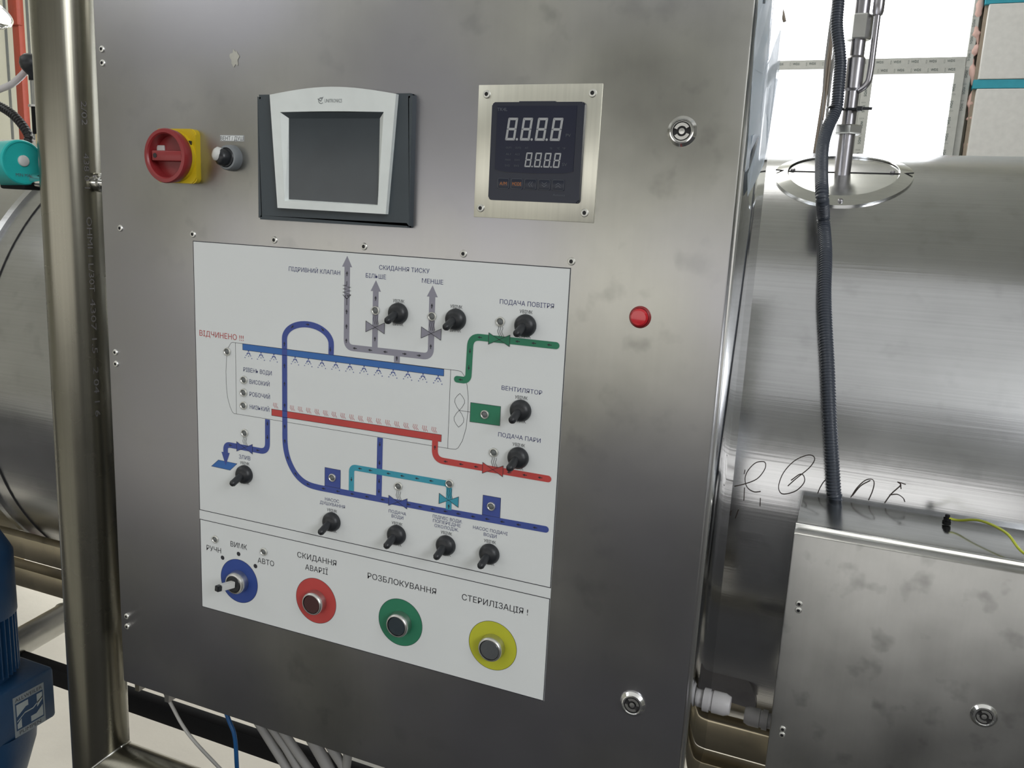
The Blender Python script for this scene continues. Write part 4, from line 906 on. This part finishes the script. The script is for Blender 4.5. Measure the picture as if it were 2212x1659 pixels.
b = BM(); lathe(b, [(0, 0), (0.012, 0), (0.012, 0.05), (0, 0.05)], (xr_+0.006, vy, zc0-0.05), (0, 0, 1), 6); obj('hex_fitting', b, mat('brass', (0.50, 0.38, 0.20), 0.3, 1.0), vv)
b = BM(); tube(b, [Q(u, v, 0.74) for u, v in ((-40, 215), (0, 230), (30, 250), (55, 280), (62, 300), (50, 325), (25, 345))], 0.0115, 12, 8, rib=(0.008, 0.0022)); obj('black_hose', b, M_CONDB, label='black corrugated hose looping down behind the teal switch', cat='hose', smooth='auto')
b = BM(); tube(b, [Q(u, v, 0.82) for u, v in ((-30, 205), (0, 193), (25, 182), (45, 165), (60, 148), (80, 120))], 0.0085, 12, 8); obj('clear_hose', b, M_HOSE, label='clear plastic hose crossing behind the black knob', cat='hose', smooth=True)
g = thing('pressure_gauge', 'chrome pressure gauge cut off at the upper left corner', 'gauge', Q(0, 70, 0.6)); gc = Q(-14, 28, 0.6); ga = (Vector((0.75, 0, 0.66))).normalized()
b = BM(); lathe(b, [(0, -0.028), (0.02, -0.026), (0.034, -0.015), (0.038, -0.002), (0.041, 0.0), (0.041, 0.004), (0.038, 0.006), (0.036, 0.0035), (0, 0.0035)], gc, ga, 40); obj('case', b, M_CHROME, g, smooth='auto')
b = BM(); lathe(b, [(0, -0.028), (0.006, -0.028), (0.006, -0.06), (0, -0.06)], gc, ga, 16); obj('stem', b, M_CHROME, g, smooth='auto')
# red steel column against the cream wall
ry_ = 4.1; x0, x1 = Q(30, 120, ry_).x, Q(44, 120, ry_).x; e_ = QX(57, 120, x1).y
rc_ = thing('red_column', 'red painted steel column in front of the cream wall', 'column', ((x0+x1)/2, ry_, 0)); w_ = x1-x0
b = BM(); box(b, x0, x1, ry_, e_, 0, ZC, 0.004); obj('post', b, M_REDST, rc_, smooth='auto')
b = BM(); box(b, x0-0.02, x1+0.012, ry_-0.02, e_-0.01, Q(45, 55, ry_).z, ZC-0.002, 0.02); obj('sleeve', b, M_REDST, rc_, smooth='auto')

# ------------------------------------------------------------------ rails, beams, pipes beneath the tank
def beam(name, lab, x0, x1, y0, y1, z0, z1, m, cat='beam', bev=0.003):
    b = BM(); box(b, x0, x1, y0, y1, z0, z1, bev); return obj(name, b, m, label=lab, cat=cat, smooth='auto')
beam('carriage_rail', 'upper stainless carriage rail running under the tank front', -2.2, 2.4, 0.46, 0.49, Q(1600, 1640, 0.46).z, Q(1600, 1574, 0.46).z, M_BEIGE)
beam('lower_rail', 'lower dull grey rail just under the carriage rail', -2.2, 2.4, 0.48, 0.52, Q(120, 1290, 0.48).z, Q(120, 1249, 0.48).z, M_BEIGE)
beam('cross_beam', 'black steel beam running low behind the cabinet', -3.0, 3.0, 0.50, 0.53, Q(420, 1589, 0.5).z, Q(420, 1549, 0.5).z, M_BLKST)
b = BM(); px = -1.1; a_ = QX(70, 1372, px); c_ = QX(150, 1326, px); dz = (c_-a_)
tube(b, [a_-dz*1.2, a_, c_, c_+dz*1.5], 0.036, 24, 0); lathe(b, [(0.036, 0), (0.039, 0.003), (0.039, 0.006), (0.036, 0.009)], a_.lerp(c_, 0.82), (0, 1, 0), 24)
obj('drain_pipe', b, M_NICKEL, label='thick stainless drain pipe seen between pump and frame tube', cat='pipe', smooth='auto')
b = BM(); p = Q(585, 1652, 0.5); box(b, p.x-0.05, p.x+0.04, 0.62, 0.72, 0.001, 0.09, 0.006); obj('tan_block', b, M_TAN, label='tan brick like block on the floor under the cabinet cables', cat='block')

# cables under the cabinet
yc_ = 0.11
def cable(name, lab, pts, r, m, grp=None, yy=yc_, cat='cable'):
    b = BM(); P = [Q(u, v, yy) for u, v in pts]; P = [P[0]+(P[0]-P[1])*max(0.02, (DZ0-0.009-P[0].z)/(P[0].z-P[1].z))]+P; e = P[-1]-P[-2]; P += [P[-1]+e*1.5, P[-1]+e*3.0]
    tube(b, P, r, 12, 8); return obj(name, b, m, label=lab, cat=cat, smooth=True, group=grp)
cable('thin_cable', 'thin white cable leaving the cabinet bottom near the frame tube', [(364, 1511), (395, 1568), (425, 1607), (474, 1659)], 0.0027, M_CABW)
cable('thin_cable', 'thin blue cable leaving the bottom of the cabinet', [(492, 1549), (507, 1591), (512, 1659)], 0.0033, M_CABB)
G1 = 'thick grey cables under the cabinet'
for pts, r, lab in (([(570, 1580), (590, 1612), (620, 1660)], 0.0064, 'leftmost thick grey cable under the cabinet'), ([(600, 1590), (618, 1616), (645, 1662)], 0.0062, 'second thick grey cable from the left under the cabinet'),
    ([(624, 1598), (640, 1622), (668, 1662)], 0.0066, 'third thick grey cable from the left under the cabinet'), ([(683, 1612), (700, 1642), (712, 1666)], 0.0090, 'thickest grey cable under the cabinet, fourth from left'),
    ([(722, 1625), (738, 1650), (745, 1668)], 0.0070, 'fifth grey cable under the cabinet'), ([(750, 1640), (748, 1655), (744, 1672)], 0.0066, 'rightmost grey cable, mostly hidden by the door')):
    cable('thick_cable', lab, pts, r, M_CABG, G1)

# ------------------------------------------------------------------ blue pump at lower left
pxf = -0.70
pm = thing('blue_pump', 'dark blue electric pump with a maker plate at lower left', 'pump', (-0.79, 0.26, 0.0))
f0, f1 = QX(0, 1450, pxf), QX(117, 1450, pxf)
zt_, zb_ = QX(100, 1448, pxf).z, QX(100, 1560, pxf).z
ctr = Vector((pxf-0.095, f1.y-0.095, 0))
b = BM(); box(b, pxf-0.19, pxf, f1.y-0.19, f1.y, zb_, zt_, 0.008); obj('lantern', b, M_PUMP, pm, smooth='auto')
b = BM(); lathe(b, [(0.0, 0), (0.05, 0.0), (0.075, 0.06), (0.095, 0.13), (0.098, 0.17)], (ctr.x, ctr.y, zb_-0.165), (0, 0, 1), 40); obj('volute', b, M_PUMP, pm, smooth='auto')
b = BM(); lathe(b, [(0.075, 0), (0.075, zb_-0.16), (0.05, zb_-0.12)], (ctr.x, ctr.y, 0.0), (0, 0, 1), 32); obj('pedestal', b, M_PUMP, pm, smooth='auto')
# motor body with fins
mr = 0.068
zm0, zm1 = zt_, Q(70, 1340, f1.y-0.06).z
b = BM(); lathe(b, [(mr-0.006, 0), (mr-0.006, zm1-zm0+0.03)], (ctr.x, ctr.y, zm0), (0, 0, 1), 40); obj('motor_body', b, M_PUMP, pm, smooth='auto')
for k in range(40):
    a = 2*PI*k/40; b = BM(); d_ = Vector((math.cos(a), math.sin(a), 0)); s_ = Vector((-d_.y, d_.x, 0))
    vs = [b.verts.new(Vector((ctr.x, ctr.y, zz))+d_*r_+s_*w__) for zz in (zm0+0.012, zm1+0.01) for r_ in (mr-0.008, mr+0.006) for w__ in (-0.0012, 0.0012)]
    for f in ((0, 1, 3, 2), (4, 6, 7, 5), (0, 4, 5, 1), (2, 3, 7, 6), (0, 2, 6, 4), (1, 5, 7, 3)): b.faces.new([vs[i] for i in f])
    obj('cooling_fin', b, M_PUMP, pm)
zt2 = Q(30, 1162, f1.y-0.1).z
b = BM(); hh = zt2-zm1; lathe(b, [(mr+0.008, 0), (mr+0.008, hh*0.66), (mr+0.003, hh*0.72), (0.048, hh*0.97), (0.042, hh), (0, hh)], (ctr.x, ctr.y, zm1), (0, 0, 1), 48); cw = obj('fan_cowl', b, M_PUMP, pm, smooth='auto')
b = BM()
for r_ in (0.012, 0.022, 0.032): lathe(b, [(r_, hh+0.0002), (r_+0.004, hh+0.0006)], (ctr.x, ctr.y, zm1), (0, 0, 1), 32)
obj('grille_ring', b, M_DARKM, cw)
# maker plate on the lantern
L00, L10, L11, L01 = QX(28, 1508, pxf), QX(94, 1474, pxf), QX(98, 1557, pxf), QX(32, 1596, pxf)
ly0, ly1 = (L00.y+L01.y)/2, (L10.y+L11.y)/2; lz1, lz0 = (L00.z+L10.z)/2, (L11.z+L01.z)/2; lw_, lh_ = ly1-ly0, lz1-lz0
def PX(a, c, e=0.001): return (pxf+e, ly0+a*lw_, lz0+c*lh_)
b = BM(); box(b, pxf, pxf+0.0008, ly0, ly1, lz0, lz1); mp_ = obj('maker_plate', b, mat('plate_grey', (0.27, 0.31, 0.33), 0.5), pm)
b = BM()
def pp(pts, e=0.0012): b.faces.new([b.verts.new(PX(a, c, e)) for a, c in pts])
pp([(0.05, 0.16), (0.95, 0.16), (0.95, 0.84), (0.05, 0.84)]); obj('emblem_ground', b, M_PUMP, mp_, smooth='keep')
b = BM()
for pts in ([(0.08, 0.80), (0.46, 0.80), (0.46, 0.66), (0.38, 0.66), (0.08, 0.50)], [(0.74, 0.80), (0.92, 0.80), (0.92, 0.62), (0.74, 0.48)], [(0.08, 0.20), (0.22, 0.20), (0.22, 0.42), (0.08, 0.32)],
            [(0.52, 0.20), (0.92, 0.20), (0.92, 0.48), (0.70, 0.34), (0.52, 0.34)]): pp(pts, 0.0016)
pp([(0.08, 0.40), (0.34, 0.53), (0.60, 0.53), (0.92, 0.69), (0.92, 0.66), (0.61, 0.50), (0.33, 0.50), (0.08, 0.37)], 0.0016)
obj('emblem', b, mat('plate_pale', (0.42, 0.47, 0.47), 0.5), mp_, smooth='keep')
text('ALLWEILER', PX(0.06, 0.875), (0, 1, 0), (0, 0, 1), lw_*0.88, lh_*0.085, M_INK, mp_); text('PUMPEN', PX(0.14, 0.04), (0, 1, 0), (0, 0, 1), lw_*0.70, lh_*0.09, M_INK, mp_)

# ------------------------------------------------------------------ junction box on the right
BX0, BY, BZ1 = 0.7115, 0.2, ZO-0.2985; BX1 = 1.34; BZ0 = ZO-0.86
jb = thing('junction_box', 'stainless junction box with closed lid, lower right of the photo', 'box', ((BX0+BX1)/2, 0.28, BZ0))
b = BM(); box(b, BX0, BX1, BY, BY+0.020, BZ0, BZ1-0.004, 0.002); obj('lid', b, M_BOX, jb, smooth='auto')
b = BM(); box(b, BX0+0.004, BX1-0.004, BY+0.020, BY+0.025, BZ0+0.004, BZ1-0.009); obj('gasket', b, M_DARKM, jb)
b = BM(); box(b, BX0, BX1, BY+0.025, BY+0.031, BZ0, BZ1, 0.0008); obj('rim', b, M_LID, jb, smooth='auto')
b = BM(); box(b, BX0+0.001, BX1, BY+0.031, BY+0.150, BZ0, BZ1-0.0008, 0.0012); obj('body', b, M_LID, jb, smooth='auto')
for u, v in ((1726, 1304), (1724.5, 1318), (1690.5, 1574.5), (1689, 1587)):
    p = Q(u, v, BY); obj('rivet', rivet_bm(p.x, p.z, BY, 0.0040), RV, jb, smooth='auto')
p = Q(2125, 1545, BY); cam_lock(p.x, p.z, BY, -0.6, jb)
gland((BX0, 0.27, ZO-0.592), -1, jb)
st = QZ(2044, 1132, BZ1)
b = BM(); lathe(b, [(0.005, 0), (0.005, 0.004), (0.0028, 0.004), (0.0028, 0.012), (0, 0.012)], st, (0, 0, 1), 10); lathe(b, [(0.0045, 0.005), (0.0045, 0.008)], st, (0, 0, 1), 6); obj('ground_stud', b, M_BLKST, jb)
b = BM(); zz = BZ1+0.0095; e = QZ(2212, 1195, BZ1+0.01)
tube(b, [st+Vector((0, 0, 0.008)), st+Vector((0.012, -0.004, 0.0085)), (st+Vector((0, 0, 0.004))).lerp(e, 0.35)+Vector((0.008, 0.006, 0.013)), (st).lerp(e, 0.7)+Vector((0.006, 0.004, 0.013)), e, e+Vector((0.03, -0.03, 0.0)), e+Vector((0.05, -0.06, -0.03))], 0.0016, 8, 8)
obj('ground_wire', b, M_YG, label='yellow-green ground wire bolted to the top of the junction box', cat='cable', smooth=True)
# curved plastic guard in the gap between cabinet and box
b = BM(); gp = Q(1560, 1470, 0.44); pts = [(gp.x+0.075*math.cos(a)-0.02, gp.z-0.03+0.075*math.sin(a)) for a in [PI*k/20*0.95 for k in range(21)]]
prism(b, pts, 0.43, 0.445); obj('curved_guard', b, M_PIPE, label='dark rounded guard plate in the gap beside the cabinet', cat='guard', smooth='auto')
